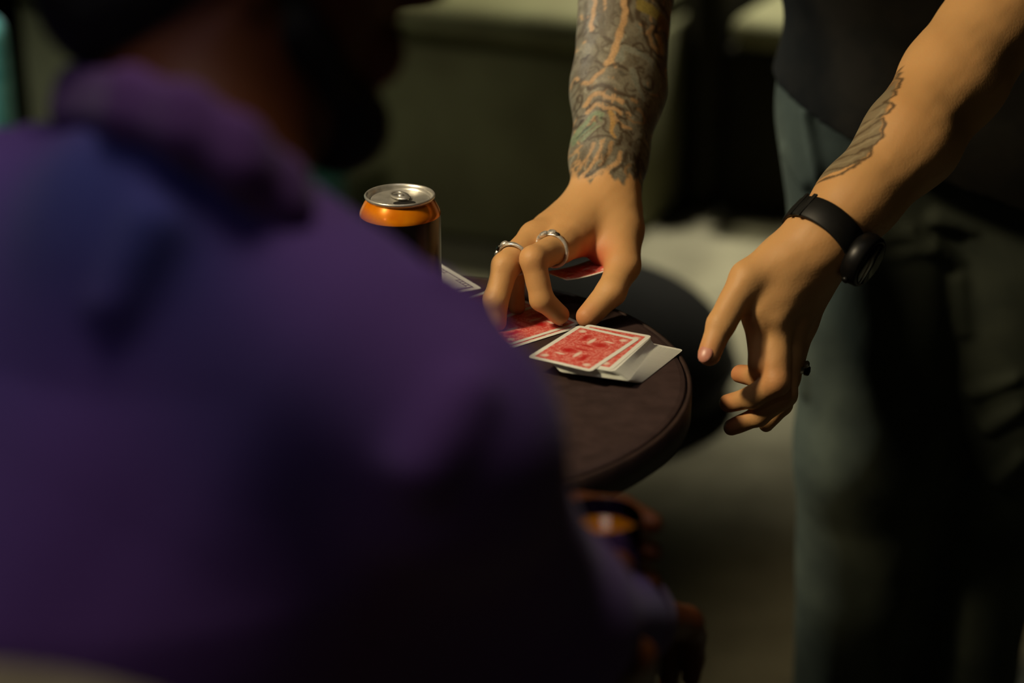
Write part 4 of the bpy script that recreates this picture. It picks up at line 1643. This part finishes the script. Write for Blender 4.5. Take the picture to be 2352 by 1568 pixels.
for c_, r_, am in ((trace(sweat, 200, 400), 0.050, 0.9), (trace(sweat, 330, 520), 0.045, 0.9), (trace(sweat, 100, 480), 0.05, 0.7), (trace(sweat, 640, 1000), 0.06, 0.5),
                   (trace(sweat, 450, 760), 0.05, 0.3)):
    if c_ is not None:
        Ts = paint(Ts, Vs, c_, r_, BLU, am)
np_mesh('sweatshirt', [(Vs, Fs, Ts)], M_sweat, guest)
# ribbed collar standing round the neck
colr_pts = [at(180, 255, 1.03), at(300, 265, 0.965), at(430, 305, 0.945), at(553, 380, 0.945), at(650, 470, 0.965), at(710, 530, 1.02),
            at(640, 450, 1.08), at(480, 360, 1.11), at(300, 290, 1.09)]
col_field = U(0.01, *[Prim(colr_pts[i], colr_pts[(i + 1) % len(colr_pts)], 0.0125) for i in range(len(colr_pts))],
              *[Prim(colr_pts[i] + UP * 0.014, colr_pts[(i + 1) % len(colr_pts)] + UP * 0.014, 0.0085) for i in range(len(colr_pts))])
Vc, Fc = mesh_field(col_field, 0.003)
np_mesh('collar', [(Vc, Fc, np.tile(PUR * 0.8, (len(Vc), 1)))], M_sweat, guest)
for (e_, w_) in ((gE, gW), (gEL, gWL)):
    Vc, Fc = mesh_field(U(0.005, Prim(lerp(e_, w_, 0.86), lerp(e_, w_, 0.98), 0.0375, 0.035)), 0.004)
    np_mesh('cuff', [(Vc, Fc, np.tile(PUR * 0.8, (len(Vc), 1)))], M_sweat, guest)
trous = U(0.04, Prim(gP + np.array((.05, -.02, 0)), gP + np.array((-.05, .02, 0)), 0.135, 0.135),
          chain(0.03, [(g_hipR, 0.098), (g_knR, 0.075), (g_anR, 0.06)]), chain(0.03, [(g_hipL, 0.098), (g_knL, 0.075), (g_anL, 0.06)]))
Vc, Fc = mesh_field(trous, 0.007, post=lambda P, d: np.maximum(d + waves(P, [26, 55], 0.003, 61), 0.05 - P[:, 2]))
np_mesh('trousers', [(Vc, Fc)], M_trouser, guest)
for A in (g_anR, g_anL):
    A = np.array((A[0], A[1], 0.085))
    Vc, Fc = mesh_field(U(0.02, Prim(A - np.array((0, 0, .045)), A + gf * 0.16 - np.array((0, 0, .05)), 0.043, 0.036),
                          Prim(A - np.array((0, 0, .04)), A + np.array((0, 0, .03)), 0.045, 0.045)), 0.006,
                        post=lambda P, d: np.maximum(d, 0.001 - P[:, 2]))
    np_mesh('shoe', [(Vc, Fc)], M_shoe, guest)

# ------------------------------------------------------------------ the guest's chair
AZ = gE[2] - 0.0445
ga = math.atan2(gf[1], gf[0]) - math.pi / 2        # local +y looks where the guest looks
ch = empty('chair', (gP[0], gP[1], 0), ga)
tag(ch, 'wooden armchair with a beige padded back under the guest in purple', 'chair')
local_box('seat', ch, M_beige, (0, 0.12, 0.485), (0.40, 0.5, 0.07), 0.025, 4)
iv = ch.matrix_world.inverted()
ae = iv @ Vector(on_z(1530, 1462, AZ))             # front right corner of the right armrest
ARW = 0.085
CXR = ae.x - ARW / 2
bt = iv @ Vector(at(-235, 1550, 0.80))
bm = bmesh.new()
prof = []
for k in range(25):
    t = k / 24 * 2 - 1
    prof.append((0.24 * t, -0.14 * abs(t) ** 3.0))
fr, bk = [], []
for x, z in prof:
    fr.append(bm.verts.new((x, 0.025, z)))
    bk.append(bm.verts.new((x, -0.025, z)))
fl = [bm.verts.new((x, 0.025, 0.56 - bt.z)) for x, z in prof]
bl = [bm.verts.new((x, -0.025, 0.56 - bt.z)) for x, z in prof]
for k in range(24):
    bm.faces.new((fr[k], fr[k + 1], bk[k + 1], bk[k]))
    bm.faces.new((fl[k], fl[k + 1], fr[k + 1], fr[k]))
    bm.faces.new((bk[k], bk[k + 1], bl[k + 1], bl[k]))
    bm.faces.new((bl[k], bl[k + 1], fl[k + 1], fl[k]))
bm.faces.new((fl[0], fr[0], bk[0], bl[0]))
bm.faces.new((fl[24], bl[24], bk[24], fr[24]))
bmesh.ops.recalc_face_normals(bm, faces=bm.faces)
es = [e for e in bm.edges if len(e.link_faces) == 2 and e.calc_face_angle() > 0.9]
bmesh.ops.bevel(bm, geom=es, offset=0.014, segments=3, profile=0.5, affect='EDGES')
me = bpy.data.meshes.new('backrest')
bm.to_mesh(me)
bm.free()
o = link('backrest', me, M_beige, None, True)
o.parent = ch
o.location = tuple(iv @ Vector(at(-235, 1550, 0.80)))
o.rotation_euler = (0, 0, -ga - 0.12)
for s in (-1, 1):
    y1 = ae.y
    local_box('armrest', ch, M_wood, (CXR * s, y1 - 0.235, AZ - 0.018), (ARW, 0.47, 0.036), 0.012, 3)
    for y in (y1 - 0.42, y1 - 0.05):
        local_box('leg', ch, M_wood, (CXR * s, y, (AZ - 0.036) / 2), (0.04, 0.045, AZ - 0.036), 0.006, 2)
    local_box('side_rail', ch, M_wood, (CXR * s, y1 - 0.235, 0.43), (0.03, 0.36, 0.05), 0.005, 2)
local_box('back_rail', ch, M_wood, (0, bt.y + 0.0, 0.53), (2 * CXR + 0.02, 0.035, 0.06), 0.005, 2)

# amber drink in the guest's left hand
gp = gG - np.array((0, 0, 0.043))
tumbler = empty('drinking_glass', tuple(gp))
tag(tumbler, 'small glass of amber drink held beside the purple sleeve', 'glass')
lathe_part('tumbler', [(0, 0), (0.0225, 0), (0.0262, 0.086), (0.0250, 0.086), (0.0213, 0.006), (0, 0.006)], M_glass, tumbler, 40)
lathe_part('drink', [(0, 0.0065), (0.0208, 0.0065), (0.0243, 0.074), (0, 0.074)], M_amber, tumbler, 40)
